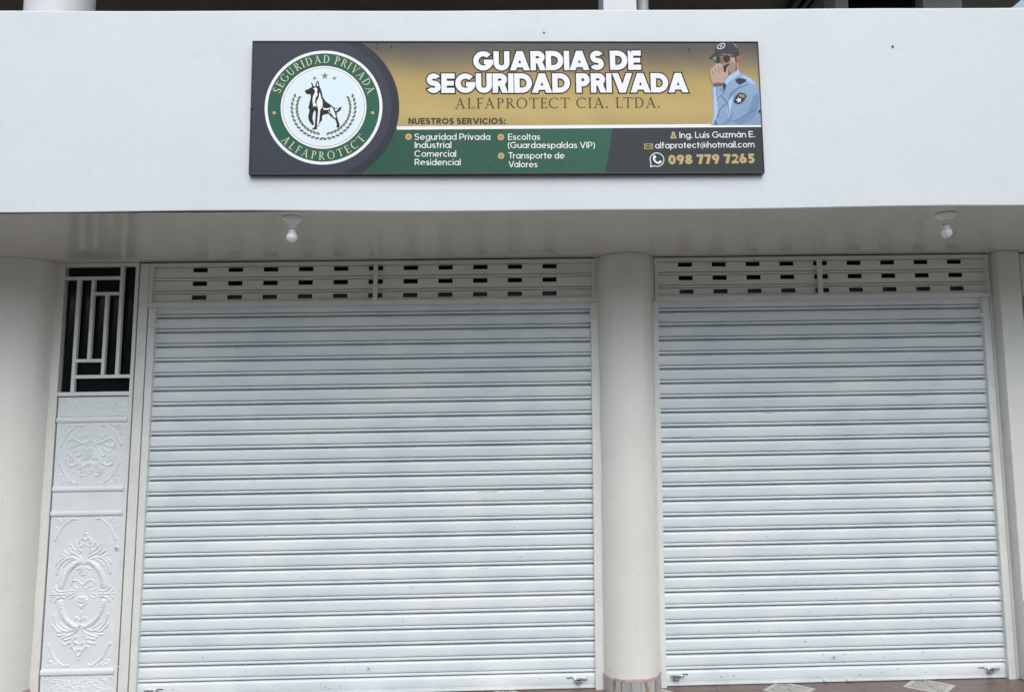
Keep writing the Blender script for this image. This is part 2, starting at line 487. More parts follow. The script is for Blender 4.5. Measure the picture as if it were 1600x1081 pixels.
MB().lathe([(.032, 0), (.032, 2.23)], 0.832, 4.05, 2.865, 'w', 20).build('pipe', M['pipe'], t, 40)
for w in (3.4, 4.2, 4.9): MB().lathe([(.036, 0), (.036, .03)], 0.832, 4.05, w, 'w', 20).build('clamp', M['hardware'], t, 40)

# ------------------------------------------------------------------ the houses across the street, behind the camera, unseen: added to block low sky
def house(u0, u1, h, m, label, floors, seed):
    t = thing('house', (u0 + u1) / 2, -13.1, 0, label, 'house', 'unseen houses added across the street')
    box('wall', m, t, u0, u1, -20, -13.1, -.01, h)
    box('roof_slab', M['concrete'], t, u0 - .1, u1 + .1, -20.1, -12.7, h + .003, h + .22)
    r = random.Random(seed)
    fh = h / floors
    n = max(2, int((u1 - u0) / 2.6))
    for f in range(floors):
        for i in range(n):
            c = u0 + (u1 - u0) * (i + .5) / n
            wd, lo, hi = (.7, 1.0, 2.2) if f else ((.5, 0.02, 2.2) if i % 3 == 1 else (.95, .9, 2.2))
            wn = box('window' if lo > .5 else 'door', M['frame'], t, c - wd, c + wd, -13.097, -13.05, f * fh + lo, f * fh + hi)
            box('pane', M['glass'], wn, c - wd + .06, c + wd - .06, -13.047, -13.04, f * fh + lo + .06, f * fh + hi - .06)
    return t
house(-22, -11.2, 5.2, M['opp_c'], 'grey rendered two storey house added unseen across the street, furthest left', 2, 1)
house(-11, -3.2, 6.6, M['opp_a'], 'ochre rendered tall house added unseen across the street, second from the left', 2, 2)
house(-3, 5.0, 5.4, M['opp_b'], 'olive beige two storey house added unseen across the street, in the middle', 2, 3)
house(5.2, 13, 6.8, M['opp_c'], 'tall grey rendered house added unseen across the street, right of the olive beige one', 2, 4)
house(13.2, 23, 5.3, M['opp_a'], 'ochre rendered two storey house added unseen across the street, furthest right', 2, 5)

# ------------------------------------------------------------------ roller shutters
P_ = 0.0916
# one slat, w from its lower groove; d positive is away from the street
SL = [(.030, .0), (.030, .0052), (.0006, .0056), (-.0034, .0068), (-.0052, .0100), (-.0054, .0150), (-.0040, .0186), (-.0006, .0204),
      (.0220, .0208), (.0220, .0246), (-.0014, .0256), (-.0040, .0310), (-.0048, .0420), (-.0048, .0600), (-.0044, .0720), (-.0032, .0790), (.0000, .0838), (.0070, .0866), (.0300, .0874), (.0300, .0916)]
def make_slat(parent, u0, u1, w, dface, seed, hmax=None, clip=None):
    r = random.Random(seed)
    n = 30
    a, c, e = r.uniform(0, 6), r.uniform(0, 6), r.uniform(0, 6)
    amp = r.uniform(.00015, .0006)
    us = [u0 + (u1 - u0) * i / n for i in range(n + 1)]
    sag = r.uniform(-.0006, .0006)
    prof = [(dface + d, w + h) for d, h in SL if clip is None or h <= clip]
    b = MB()
    dents = [(r.uniform(u0 + .2, u1 - .2), r.uniform(.10, .22), r.uniform(-.0032, .0030)) for _ in range(r.choice((0, 0, 1, 1, 2)))]
    def f(u, ww):
        q = (ww - w) / P_
        return amp * math.sin(u * 3.1 + a) * (1 if q > .26 else .4) + amp * .8 * math.sin(u * 7.3 + c) * (q if q > .26 else 0) + sum(h_ * math.exp(-((u - c_) / s_) ** 2) * (.35 if q < .26 else q) for c_, s_, h_ in dents)
    b.extrude_profile(prof, us, False, f)
    for v in b.bm.verts:
        v.co.z += sag * math.sin((v.co.x - u0) / (u1 - u0) * math.pi) + amp * .5 * math.sin(v.co.x * 2.1 + e)
    return b.build('slat', M['slat'], parent, 32)

def latch(parent, u, w, s, dface):
    """slide bolt: plate on the shutter, barrel and a turned knob; s = -1 points left"""
    lt = box('latch', M['slat'], parent, u - .034, u + .034, dface - .006, dface, w - .016, w + .010, .0015)
    MB().lathe([(.0065, -.030), (.0065, .050)], u, dface - .0125, w + .003, 'u', 12).build('bolt', M['hardware'], lt, 40)
    MB().lathe([(.009, -.0), (.009, .010)], u - .028 * s, dface - .0125, w + .003, 'u', 12).build('bolt_ring', M['slat'], lt, 40)
    MB().lathe([(.007, 0), (.0075, -.012), (.005, -.016)], u + .010 * s, dface - .018, w + .006, 'd', 12).build('knob', M['hardware'], lt, 40)
    box('bracket', M['hardware'], lt, u - .004 * s - .017, u - .004 * s + .017, dface - .024, dface - .0062, w - .020, w - .0065, .0015)
    box('slot_or_shadow', M['groove'], lt, u - .018, u + .018, dface - .0068, dface - .0062, w - .0255, w - .0205)  # dark strip painted in as the shadow beneath the bracket
    box('slot_or_shadow', M['groove'], lt, u + min(s * -.075, s * -.036), u + max(s * -.075, s * -.036), dface - .0018, dface - .0010, w + .004, w + .0095)
    return lt

def rivet(parent, u, d, w, r=.0042):
    MB().lathe([(r, 0), (r * .85, -.0016), (r * .4, -.0026)], u, d, w, 'd', 10).build('rivet', M['light_hw'], parent, 40)

def lock(parent, u, w, d):
    lk = MB().lathe([(.0145, 0), (.0145, -.0035), (.0125, -.0048), (.0115, -.0048), (.0108, -.003)], u, d, w, 'd', 24).build('lock', M['slat'], parent, 30)
    MB().lathe([(.0082, 0), (.0080, -.0045)], u, d, w, 'd', 20).build('key_cylinder', M['light_hw'], lk, 30)
    box('keyhole', M['groove'], lk, u - .0011, u + .0011, d - .0055, d - .0047, w - .006, w + .003)
    for du in (-.066, .066):
        for dw in (.021, -.021):
            rivet(parent, u + du, d, w + dw)

def shutter(u0, u1, label, seed, guideL=True, guideR=True, lockw=.148, tl=None, tr=None, latches=True):
    t = thing('roller_shutter', (u0 + u1) / 2, 4.83, 0, label, 'roller shutter', 'white slatted roller shutters of the shop fronts')
    DF = 4.828
    for i in range(25):
        w = 0.092 + P_ * i
        make_slat(t, u0 - .012, u1 + .012, w, DF, seed * 100 + i, clip=.0815 if i == 24 else None)
    # lower rail
    b = MB()
    pr = [(DF + .006, .004), (DF - .003, .004), (DF - .004, .012), (DF - .0015, .0135), (DF - .0015, .030), (DF - .0035, .0315), (DF - .0045, .045), (DF - .0045, .074), (DF - .0026, .081), (DF + .0006, .0862), (DF + .005, .0885), (DF + .008, .092)]
    rail = b.extrude_profile(pr, [u0 - .012, (u0 + u1) / 2, u1 + .012]).build('bottom_rail', M['slat'], t, 32)
    box('rail_foot', M['groove'], rail, u0, u1, DF - .001, DF + .02, .0005, .0038)
    n = 8
    for i in range(n):
        rivet(rail, u0 + (u1 - u0) * (i + .45) / n, DF - .0015, .021, .0035)
    um = (u0 + u1) / 2
    lock(t, tl if tl is not None else um, lockw, DF - .0046)
    # little pull tabs bent out of the rail
    for q in (-.07, .07):
        box('pull_tab', M['slat'], rail, um + q - .012, um + q + .012, DF - .016, DF - .005, .008, .022, .002)
    if latches:
        latch(rail, u1 - .098, .058, 1, DF - .0045)
        latch(rail, u0 + (.060 if seed != 1 else .075), .062 if seed != 1 else .050, -1, DF - .0045)
    # guides
    for s, gu in ((-1, u0), (1, u1)):
        a, c = (gu - (.041 if (s < 0 and seed == 1) else .034 if s < 0 else 0), gu + (0 if s < 0 else .045))
        g = box('guide_rail', M['frame'], t, min(a, c), max(a, c), 4.796, 4.86, 0, 2.352, .002)
        box('stop_tab', M['frame'], g, gu - .022 if s < 0 else gu - .022, gu + .022, 4.786, 4.7955, 2.228, 2.247, .0015)
        box('channel_shadow_gap', M['groove'], g, gu - .003, gu + .003, 4.862, 4.864, 0, 2.352)
    return t

S1 = shutter(-2.119, 0.612, 'wide white roller shutter between the embossed door and the round column', 1, tl=-.752)
S2 = shutter(1.041, 3.134, 'narrower white roller shutter between the round column and the square pier', 2, tl=2.073)
S3 = shutter(3.45, 5.6, 'white roller shutter cut off by the right edge beyond the square pier', 3)
# dents, scuffs and dirt specks on the two shutters
def specks(parent, u0, u1, n, seed, lowbias=2.2):
    r = random.Random(seed)
    b = MB()
    for i in range(n):
        u = r.uniform(u0 + .05, u1 - .05)
        w0 = .02 + 2.1 * r.random() ** lowbias
        q = ((w0 - .092) % P_)
        if q < .032 or q > .074: w0 += .05 - q
        s = r.uniform(.0016, .0042) if w0 < 1.1 else r.uniform(.001, .0026)
        pts = [(u + s * r.uniform(.5, 1.2) * math.cos(a), w0 + s * r.uniform(.5, 1.2) * math.sin(a)) for a in np.linspace(0, 5.6, 7)]
        b.bm.faces.new([b.bm.verts.new((x, 4.8218, y)) for x, y in pts])
    for i in range(n // 5):
        u = r.uniform(u0 + .05, u1 - .25); w0 = .16 + P_ * r.randint(0, 22) + r.choice((.078 - .068, .05))
        l = r.uniform(.03, .14)
        b.bm.faces.new([b.bm.verts.new(p) for p in ((u, 4.8218, w0), (u + l, 4.8218, w0 + .0008), (u + l, 4.8218, w0 + .0022), (u, 4.8218, w0 + .0012))])
    o = b.build('dirt_specks', M['dark_hw'], parent)
    o['kind'] = 'stuff'
specks(S1, -2.1, .6, 46, 5)
specks(S2, 1.05, 3.1, 42, 8)

# ventilated header panels above the shutters
def header(u0, u1, div, h0, hs, nh, label, t0=.021, t1=.030):
    t = thing('vent_panel', (u0 + u1) / 2, 4.8, 2.353, label, 'vent panel', 'pierced ventilation panels above the shutters')
    wa, wb = 2.354, 2.634
    ia, ib = u0 + .020, u1 - .014
    ja, jb = 2.382, 2.612
    fr = MB()
    fr.box(u0, u1, 4.790, 4.86, jb, wb, .002)
    fr.box(u0, u1, 4.788, 4.86, wa, ja, .002)
    fr.box(u0 + .0005, ia, 4.7905, 4.86, ja + .0003, jb - .0003, .002)
    fr.box(ib, u1 - .0005, 4.7905, 4.86, ja + .0003, jb - .0003, .002)
    fr.build('frame', M['frame'], t)
    box('divider', M['frame'], t, div - .014, div + .014, 4.786, 4.806, ja - .004, jb + .004, .002)
    ps = (jb - ja) / 2.72
    DF = 4.822
    for k in range(3):
        lo = jb - ps * (k + 1) + .0
        top = jb - ps * k
        b = MB()
        wl, wt = max(lo + .019, ja), top - .003
        hc = (2.594, 2.5065, 2.4175)[k]
        hw, hh = .0455, .0145
        bu = [ia - .003]
        for i in range(nh):
            c = h0 + hs * i + (.003 * (k if h0 > 0 else -k * .3))
            bu += [c - hw, c + hw]
        bu.append(ib + .003)
        if k == 2: wl = ja - .006
        bw = [wl, hc - hh, hc + hh, wt]
        V = {}
        def vv(i, j, d):
            if (i, j, d) not in V: V[(i, j, d)] = b.bm.verts.new((bu[i], d, bw[j]))
            return V[(i, j, d)]
        for i in range(len(bu) - 1):
            for j in range(3):
                hole = (j == 1 and i % 2 == 1)
                if not hole:
                    b.bm.faces.new((vv(i, j, DF), vv(i + 1, j, DF), vv(i + 1, j + 1, DF), vv(i, j + 1, DF)))
                else:
                    c4 = [(i, j), (i + 1, j), (i + 1, j + 1), (i, j + 1)]
                    for p in range(4):
                        A, B = c4[p], c4[(p + 1) % 4]
                        b.bm.faces.new((vv(*A, DF), vv(*B, DF), vv(*B, DF + .005), vv(*A, DF + .005)))
        b.build('vent_slat', M['slat_vent'], t)
        if k < 2:
            b = MB()
            b.extrude_profile([(DF + .016, lo - .003), (DF + .016, lo + .0012), (DF - .001, lo + .0018), (DF - .0045, lo + .006), (DF - .0055, lo + .0095), (DF - .003, lo + .0135), (DF + .010, lo + .0150), (DF + .010, lo + .0190), (DF, lo + .0192)], [ia - .003, ib + .003])
            b.build('slat_bead', M['slat_vent'], t, 35)
    box('joint', M['groove'], t, u0, u1, 4.80, 4.86, wb + .0005, 2.6405)
    MB().lathe([(.135, 0), (.135, u1 - u0 + .02)], u0 - .01, 4.985, 2.375, 'u', 32).build('shutter_roll', M['galv'], t, 40)
    box('roll_box', M['interior'], t, u0 - .02, u1 + .02, 5.14, 5.16, 2.2, 2.64)
    return t
header(-2.164, 0.637, -.75, -1.859, .2213, 11, 'pierced grey white vent panel over the wide shutter beside the door')
header(1.022, 3.186, 2.087, 1.226, .2196, 9, 'pierced grey white vent panel over the shutter between column and pier')
header(3.398, 5.65, 4.5, 3.60, .2196, 9, 'pierced vent panel beyond the square pier at the right edge')
t = thing('wall_box', 3.24, 4.72, .39, 'small white box fixed low on the square pier at the right edge', 'wall box')
box('case', M['box_white'], t, 3.186 + .022, 3.315, 4.700, 4.7265, .393, .481, .004)
box('cover', M['box_white'], t, 3.216, 3.307, 4.696, 4.6995, .401, .473, .003)
MB().lathe([(.004, 0), (.003, -.002)], 3.23, 4.6955, .465, 'd', 10).build('screw', M['hardware'], t)

# bulbs in ceiling sockets
def bulb(u, d, label):
    t = thing('light_fitting', u, d, 2.64, label, 'light bulb', 'bare bulbs in ceiling sockets under the balcony')
    MB().lathe([(.054, -.0), (.054, -.006), (.050, -.011), (.036, -.022), (.021, -.034), (.0185, -.046), (.0185, -.056)], u, d, 2.6405, 'w', 32).build('socket', M['porcelain'], t, 35)
    MB().lathe([(.0150, -.0565), (.0150, -.060)], u, d, 2.6405, 'w', 24).build('screw_ring', M['groove'], t)
    bb = MB().lathe([(.0165, -.0605), (.0175, -.072), (.0215, -.082), (.0262, -.0900)], u, d, 2.6405, 'w', 28).build('bulb_neck', M['bulb_neck'], t, 50)
    pr = [(.0266, -.0903)] + [(.0288 * math.cos(a) if i else .0280, -.0985 - .0285 * math.sin(a)) for i, a in enumerate(np.linspace(0.0, 1.45, 10))] + [(0.0005, -.1271)]
    MB().lathe(pr, u, d, 2.6405, 'w', 28).build('bulb_globe', M['bulb'], t, 60)
bulb(-1.026, 3.832, 'bare white bulb in a ceiling socket in front of the wide shutter by the door')
bulb(2.369, 3.877, 'bare white bulb in a ceiling socket in front of the narrower right shutter')

# ------------------------------------------------------------------ embossed metal door
door = thing('metal_door', -2.47, 4.8, 0, 'tall narrow white embossed metal door with a dark geometric grille at its top', 'door')
DL, DR = -2.686, -2.2305
box('stile', M['frame'], door, -2.2515, DR, 4.792, 4.83, .02, 2.640, .002)
box('top_rail', M['frame'], door, DL, -2.2518, 4.792, 4.83, 2.618, 2.640, .002)
box('sill_rail', M['frame'], door, DL, -2.2518, 4.790, 4.83, 1.808, 1.832, .002)
box('glass', M['glass'], door, DL, -2.252, 4.835, 4.839, 1.83, 2.62)
box('backing', M['interior'], door, DL, -2.23, 4.84, 4.85, 0.0, 2.64)
box('joint', M['groove'], door, DL, -2.2515, 4.8005, 4.803, 1.8035, 1.8078)
def gbar(u0, u1, w0, w1):
    box('grille_bar', M['frame'], door, u0, u1, 4.795, 4.822, w0, w1, .0025)
gbar(-2.3465, -2.3245, 1.937, 2.6175)                                     # long bar right of centre
gbar(DL, -2.3468, 2.535, 2.555)                                           # upper cross bar
gbar(-2.6115, -2.5895, 1.8325, 2.5345)                                    # long bar left
gbar(-2.5225, -2.5015, 2.0365, 2.5345)
gbar(-2.5012, -2.3468, 2.4365, 2.4555)
gbar(-2.4325, -2.4125, 1.937, 2.4362)
gbar(-2.5892, -2.4328, 2.0155, 2.036)
gbar(-2.5892, -2.2518, 1.9155, 1.9368)

# relief: a height field pressed into the sheet, symmetric about the panel's centre line
PXL, PXR = -2.6835, -2.2535
PC = (PXL + PXR) / 2
HW = (PXR - PXL) / 2
STEP = 0.0017
def seg_dist(X, Y, x0, y0, x1, y1):
    dx, dy = x1 - x0, y1 - y0
    t = np.clip(((X - x0) * dx + (Y - y0) * dy) / max(dx * dx + dy * dy, 1e-12), 0, 1)
    return np.hypot(X - x0 - t * dx, Y - y0 - t * dy), t
class Relief:
    def __init__(s, w0, w1):
        s.w0, s.w1 = w0, w1
        s.nx, s.ny = int((PXR - PXL) / STEP) + 1, int((w1 - w0) / STEP) + 1
        s.x = np.linspace(-HW, HW, s.nx); s.y = np.linspace(w0, w1, s.ny)
        s.X, s.Y = np.meshgrid(s.x, s.y)
        s.H = np.zeros_like(s.X)
    def _acc(s, sl, d, r, h):
        h = h * 1.3
        p = np.where(d < r, h * np.sqrt(np.clip(1 - (d / r) ** 2, 0, 1)), 0)
        s.H[sl] = np.maximum(s.H[sl], p)
    def stroke(s, pts, r, h=.004, r1=None, mir=True):
        r1 = r if r1 is None else r1
        r, r1 = r * 1.04, r1 * 1.04
        for sg in ((1, -1) if mir else (1,)):
            n = len(pts) - 1
            for i in range(n):
                (xa, ya), (xb, yb) = pts[i], pts[i + 1]
                xa, xb = xa * sg, xb * sg
                R = max(r, r1)
                i0 = np.searchsorted(s.x, min(xa, xb) - R); i1 = np.searchsorted(s.x, max(xa, xb) + R)
                j0 = np.searchsorted(s.y, min(ya, yb) - R); j1 = np.searchsorted(s.y, max(ya, yb) + R)
                if i1 <= i0 or j1 <= j0: continue
                sl = (slice(j0, j1), slice(i0, i1))
                d, t = seg_dist(s.X[sl], s.Y[sl], xa, ya, xb, yb)
                tt = (i + t) / n
                rr = r + (r1 - r) * tt
                s._acc(sl, d / rr, 1.0, h)
    def blob(s, x, y, rx, ry, ang=0, h=.004, mir=True):
        for sg in ((1, -1) if mir else (1,)):
            a = math.radians(ang) * sg
            dx, dy = s.X - x * sg, s.Y - y
            p, q = (dx * math.cos(a) + dy * math.sin(a)) / rx, (-dx * math.sin(a) + dy * math.cos(a)) / ry
            d = np.hypot(p, q)
            s.H = np.maximum(s.H, np.where(d < 1, h * 1.3 * np.sqrt(np.clip(1 - d * d, 0, 1)), 0))
    def spiral(s, x, y, r, a0, turns, wd, h=.004, grow=.25):
        n = int(14 * abs(turns)) + 4
        pts = []
        for i in range(n + 1):
            q = i / n
            rr = r * (1 - (1 - grow) * q); a = math.radians(a0) + turns * 2 * math.pi * q
            pts.append((x + rr * math.cos(a), y + rr * math.sin(a)))
        s.stroke(pts, wd, h, wd * .8)
    def build(s, name, base=4.806, blur=1):
        H = s.H
        for _ in range(blur):
            P = np.pad(H, 1, 'edge')
            H = (P[:-2, 1:-1] + P[2:, 1:-1] + P[1:-1, :-2] + P[1:-1, 2:] + 2 * H) / 6
        ou, od, ow = org(door)
        U = s.X + PC
        co = np.stack([U - ou, base - H - od, s.Y - ow + K * (U - ou)], -1).reshape(-1, 3).astype(np.float32)
        nx, ny = s.nx, s.ny
        idx = np.arange(nx * ny).reshape(ny, nx)
        q = np.stack([idx[:-1, :-1], idx[:-1, 1:], idx[1:, 1:], idx[1:, :-1]], -1).reshape(-1, 4)
        me = bpy.data.meshes.new(name)
        me.vertices.add(nx * ny); me.vertices.foreach_set('co', co.ravel())
        me.loops.add(q.size); me.loops.foreach_set('vertex_index', q.ravel().astype(np.int32))
        me.polygons.add(len(q)); me.polygons.foreach_set('loop_start', np.arange(0, q.size, 4, dtype=np.int32))
        me.update(calc_edges=True); me.validate()
        me.shade_smooth()
        me.materials.append(M['door'])
        return link(name, me, door)

def vnoise(X, Y, sc_, seed):
    g = np.random.default_rng(seed).random((64, 64))
    x, y = X * sc_ + 100, Y * sc_ + 100
    xi, yi = np.floor(x).astype(int), np.floor(y).astype(int)
    fx, fy = x - xi, y - yi
    fx, fy = fx * fx * (3 - 2 * fx), fy * fy * (3 - 2 * fy)
    G = lambda a, b: g[a % 64, b % 64]
    return (G(yi, xi) * (1 - fx) + G(yi, xi + 1) * fx) * (1 - fy) + (G(yi + 1, xi) * (1 - fx) + G(yi + 1, xi + 1) * fx) * fy
def pebbled(w0, w1, seed):
    R = Relief(w0, w1)
    # short wavering worm-like ridges
    a = vnoise(R.X, R.Y * 2.1, 34, seed) + .5 * vnoise(R.X, R.Y * 1.8, 75, seed + 1)
    ph = a * 9.0
    ridge = np.clip(np.sin(ph * 2.2), 0, 1) ** 1.3
    gate = np.clip((vnoise(R.X, R.Y, 60, seed + 2) - .28) * 4, 0, 1)
    R.H = .0050 * ridge * gate
    edge = np.clip(np.minimum(R.Y - w0, w1 - R.Y) / .004, 0, 1)
    R.H *= edge
    return R.build('textured_band', blur=2)
pebbled(1.681, 1.8035, 3)
pebbled(.021, .152, 9)
def moulding(w0, w1):
    b = MB(); c = (w0 + w1) / 2; r = (w1 - w0) / 2
    pr = [(4.8062, w0)] + [(4.805 - .011 * math.sin(a) ** .8, c - r * .93 * math.cos(a)) for a in np.linspace(.12, math.pi - .12, 12)] + [(4.8062, w1)]
    us = [PXL + (PXR - PXL) * i / 24 for i in range(25)]
    m = b.extrude_profile(pr, us, False, lambda u, w: -.0008 * max(0, math.cos((u - PC) / HW * math.pi * 2)) ** 3).build('moulding', M['door'], door, 50)
for a, c in ((1.644, 1.680), (1.226, 1.2595), (1.080, 1.1145), (.153, .1935)): moulding(a, c)
R = Relief(1.115, 1.2255); R.build('plain_panel')

def corner(R, sx_outer, ytop, s, inner=1.0):
    """corner bracket: s=+1 upper corner, -1 lower corner"""
    X = HW - .020
    def P(x, y): return (X - x, ytop - s * y)
    R.stroke([P(.128, .012), P(.112, .010), P(.072, .040), P(.064, .046)], .0042, .0048, .0034)
    R.stroke([P(.064, .046), P(.048, .070), P(.022, .118), P(.016, .128)], .0036, .0046, .0044)
    R.blob(*P(.132, .014), .0075, .0070, 0, .0055)
    R.blob(*P(.013, .134), .0075, .0075, 0, .0055)
    r = random.Random(4)
    for i in range(26):
        a, b_ = r.uniform(.004, .100), r.uniform(.004, .100)
        if a + b_ > .108: continue
        R.blob(*P(a, b_), r.uniform(.0035, .0065), r.uniform(.0022, .0035), r.uniform(0, 180), .0032)
    R.spiral(*P(.028, .026), .017, 40, 1.2, .0028, .0038)
    R.spiral(*P(.066, .018), .010, 40, 1.1, .0024, .0034)
    R.spiral(*P(.018, .066), .010, 200, 1.1, .0024, .0034)

def leaf(R, x, y, ang, L, wd, h=.0045):
    a = math.radians(ang)
    pts = [(x + L * q * math.cos(a + .25 * q), y + L * q * math.sin(a + .25 * q)) for q in np.linspace(0, 1, 6)]
    R.stroke(pts, wd * .45, h, wd)

# upper ornament panel
R = Relief(1.260, 1.6435)
corner(R, 0, 1.640, 1); corner(R, 0, 1.264, -1)
S = HW / 240.0
def q1(x, y): return (x * S, 1.6435 - (y - 262) * (.3835 / 428.0))
R.spiral(*q1(48, 352), .0165, -80, -1.35, .0044, .0052)
R.stroke([q1(48, 380), q1(30, 392), q1(18, 372)], .0045, .0048)
R.stroke([q1(14, 385), q1(40, 404), q1(78, 396), q1(112, 374), q1(140, 372), q1(160, 392), q1(160, 422), q1(150, 438)], .0052, .0055, .0048)
R.stroke([q1(16, 392), q1(40, 430), q1(62, 468), q1(80, 490)], .0048, .0055, .0055)
R.stroke([q1(78, 488), q1(98, 488), q1(112, 478)], .0048, .0048, .003)
for (x, y, a, L) in ((66, 385, 75, .030), (80, 370, 55, .030), (92, 360, 35, .024), (70, 400, -40, .034), (92, 405, -50, .036), (112, 400, -60, .034), (132, 398, -70, .032), (60, 440, -10, .026), (72, 458, -5, .024), (96, 440, -60, .03)):
    p = q1(x, y); leaf(R, p[0], p[1], a, L, .0050)
R.spiral(*q1(126, 508), .0195, 60, 1.25, .0048, .0054)
R.stroke([q1(158, 505), q1(154, 540), q1(124, 556), q1(98, 548), q1(86, 520)], .0062, .0056, .0045)
R.stroke([q1(150, 470), q1(164, 490), q1(160, 512)], .0045, .0045)
for i, rr in enumerate((58, 44, 30, 16)):
    pts = [q1(rr * math.cos(a), 505 - rr * 1.15 * math.sin(a)) for a in np.linspace(-.1, math.pi / 2, 10)]
    R.stroke(pts, .0044, .0048 + .0006 * i)
R.stroke([q1(62, 515), q1(66, 540), q1(40, 552), q1(14, 540), q1(0, 530)], .0058, .0056)
for a in (20, 50, 80): 
    p = q1(70, 530); leaf(R, p[0], p[1], a - 100, .022, .0045)
R.stroke([q1(0, 535), q1(16, 572), q1(14, 596), q1(0, 606)], .0035, .0045)
R.blob(*q1(0, 584), .0055, .011, 0, .005, False)
R.spiral(*q1(58, 586), .0185, 110, -1.3, .0046, .0052)
R.stroke([q1(36, 560), q1(62, 556), q1(88, 572), q1(84, 600), q1(62, 622), q1(44, 618)], .0048, .0048)
R.build('ornament_panel')

# lower ornament panel with its oval wreath
R = Relief(.194, 1.0795)
corner(R, 0, 1.076, 1); corner(R, 0, .198, -1)
YC = .622
S = HW / 200.0
def q2(x, y): return (x * S, YC + (520 - y) * (.8855 / 858.0))
# wreath: four thick twisted arcs
ax, ay = 122 * S, 188 * .8855 / 858 
for s in (1, -1):
    th = np.linspace(math.radians(14), math.radians(80), 26)
    pts = [(ax * math.cos(a) * 1.0, YC + s * ay * math.sin(a)) for a in th]
    R.stroke(pts, .0175, .0072, .0140)
    for i, a in enumerate(np.linspace(math.radians(18), math.radians(76), 13)):
        x, y = ax * math.cos(a), YC + s * ay * math.sin(a)
        R.blob(x + .006 * math.cos(a * 9), y, .0125, .0040, (35 if i % 2 else -20) + 30 * s, .0108)
for s in (1, -1):
    def m(x, y): return q2(x, 520 + (y - 520) * (1 if s > 0 else -1))
    R.stroke([m(0, 172), m(10, 182), m(14, 200), m(8, 214), m(0, 206)], .0040, .0050)
    R.blob(*m(0, 156), .0060, .0060, 0, .0055, False)
    R.stroke([m(18, 200), m(38, 226), m(44, 246), m(24, 252), m(8, 240)], .0048, .0052, .004)
    for (x, y, a, L) in ((20, 250, 58, .048), (34, 262, 44, .052), (46, 276, 30, .050), (70, 292, 42, .040), (84, 296, 22, .046), (96, 306, 2, .040)):
        p = m(x, y); leaf(R, p[0], p[1], a * s, L * .82, .0056, .0055)
    R.spiral(*m(30, 276), .0155, 80 * s, -1.2 * s, .0044, .0054)
    R.stroke([m(6, 345), m(14, 322), m(34, 300), m(58, 290), m(72, 284)], .0050, .0058, .0045)
    R.stroke([m(8, 350), m(34, 322), m(68, 312), m(104, 322), m(130, 348), m(144, 380), m(146, 398)], .0048, .0054, .0062)
    R.stroke([m(86, 312), m(116, 314), m(138, 330), m(152, 350)], .0042, .0048, .006)
    R.stroke([m(20, 330), m(60, 322), m(92, 338), m(110, 360)], .0036, .0044, .004)
    R.blob(*m(148, 338), .0075, .0060, 30, .0052)
    R.blob(*m(147, 402), .0075, .0100, 0, .0055)
    R.blob(*m(84, 240), .010, .006, 40, .0042)
    # side clasp curls
    R.stroke([m(96, 502), m(118, 506), m(142, 496), m(150, 478)], .0046, .0055, .0062)
    R.stroke([m(148, 512), m(172, 504), m(170, 488)], .0035, .0046, .0045)
R.stroke([q2(98, 520), q2(184, 520)], .0058, .0055, .0025)
R.blob(*q2(122, 520), .013, .008, 0, .0066)
R.blob(*q2(98, 520), .007, .005, 0, .0060)
# shell under the crown
for a in (10, 42, 74, 90): 
    aa = math.radians(a)
    R.stroke([q2(0, 372), q2(32 * math.cos(aa), 372 + 42 * math.sin(aa))], .0028, .0046, .0046)
R.stroke([q2(0, 366), q2(20, 370), q2(36, 380)], .0036, .0046)
# bow, leaves and bowl in the middle
R.stroke([q2(0, 470), q2(10, 462), q2(26, 446), q2(50, 440), q2(64, 452), q2(66, 466)], .0034, .0044, .004)
for (x, y, a, L) in ((26, 488, 20, .030), (34, 500, -10, .036), (40, 508, -36, .044), (36, 520, -50, .044), (54, 512, -46, .040), (12, 500, 70, .02)):
    p = q2(x, y); leaf(R, p[0], p[1], a, L, .0036, .0040)
R.blob(*q2(0, 556), .042, .018, 0, .0062, False)
R.blob(*q2(0, 542), .030, .010, 0, .0078, False)
R.stroke([q2(0, 590), q2(16, 580), q2(30, 570)], .0038, .0052)
R.blob(*q2(0, 592), .008, .012, 0, .0055, False)
# small fleur at the foot of the oval
R.stroke([q2(0, 625), q2(0, 668)], .0052, .0050, .0036, False)
R.stroke([q2(2, 672), q2(14, 656), q2(28, 652), q2(32, 664)], .0036, .0044, .0042)
R.build('ornament_panel')
dl = MB().lathe([(.0155, .004), (.0155, -.004), (.0135, -.0055), (.0120, -.0055), (.0112, -.0035)], -2.280, 4.8055, .884, 'd', 24).build('lock', M['door'], door, 30)
MB().lathe([(.0085, 0), (.0083, -.0065)], -2.280, 4.8055, .884, 'd', 20).build('key_cylinder', M['light_hw'], dl, 30)
box('keyhole', M['groove'], dl, -2.2811, -2.2789, 4.7978, 4.799, .876, .887)
box('threshold', M['frame'], door, DL, -2.232, 4.79, 4.84, .001, .0205, .002)

# ------------------------------------------------------------------ sign board
SW, SH = 2.5215, 0.6745
sign = bpy.data.objects.new('sign_board', None)
COL.objects.link(sign)
sign.location = (-1.1985, 3.671, 2.8010)
sign.scale = (1.0071, 1.0, 1.0071)
sign.rotation_euler = (0, -0.009746, 0)
tag(sign, 'wide gold, green and black printed security company sign on the white balcony parapet', 'sign', None, 'thing')

def flat_mat(name, col, rough=0.42, var=0.03):
    return mat(name, tuple(min(.9, c * 1.12) for c in col), rough, var=var, vscale=3, spec=0.2)
def hexc(r, g, b): return tuple(((c / 255) / 12.92 if c / 255 <= .04045 else ((c / 255 + .055) / 1.055) ** 2.4) for c in (r, g, b))

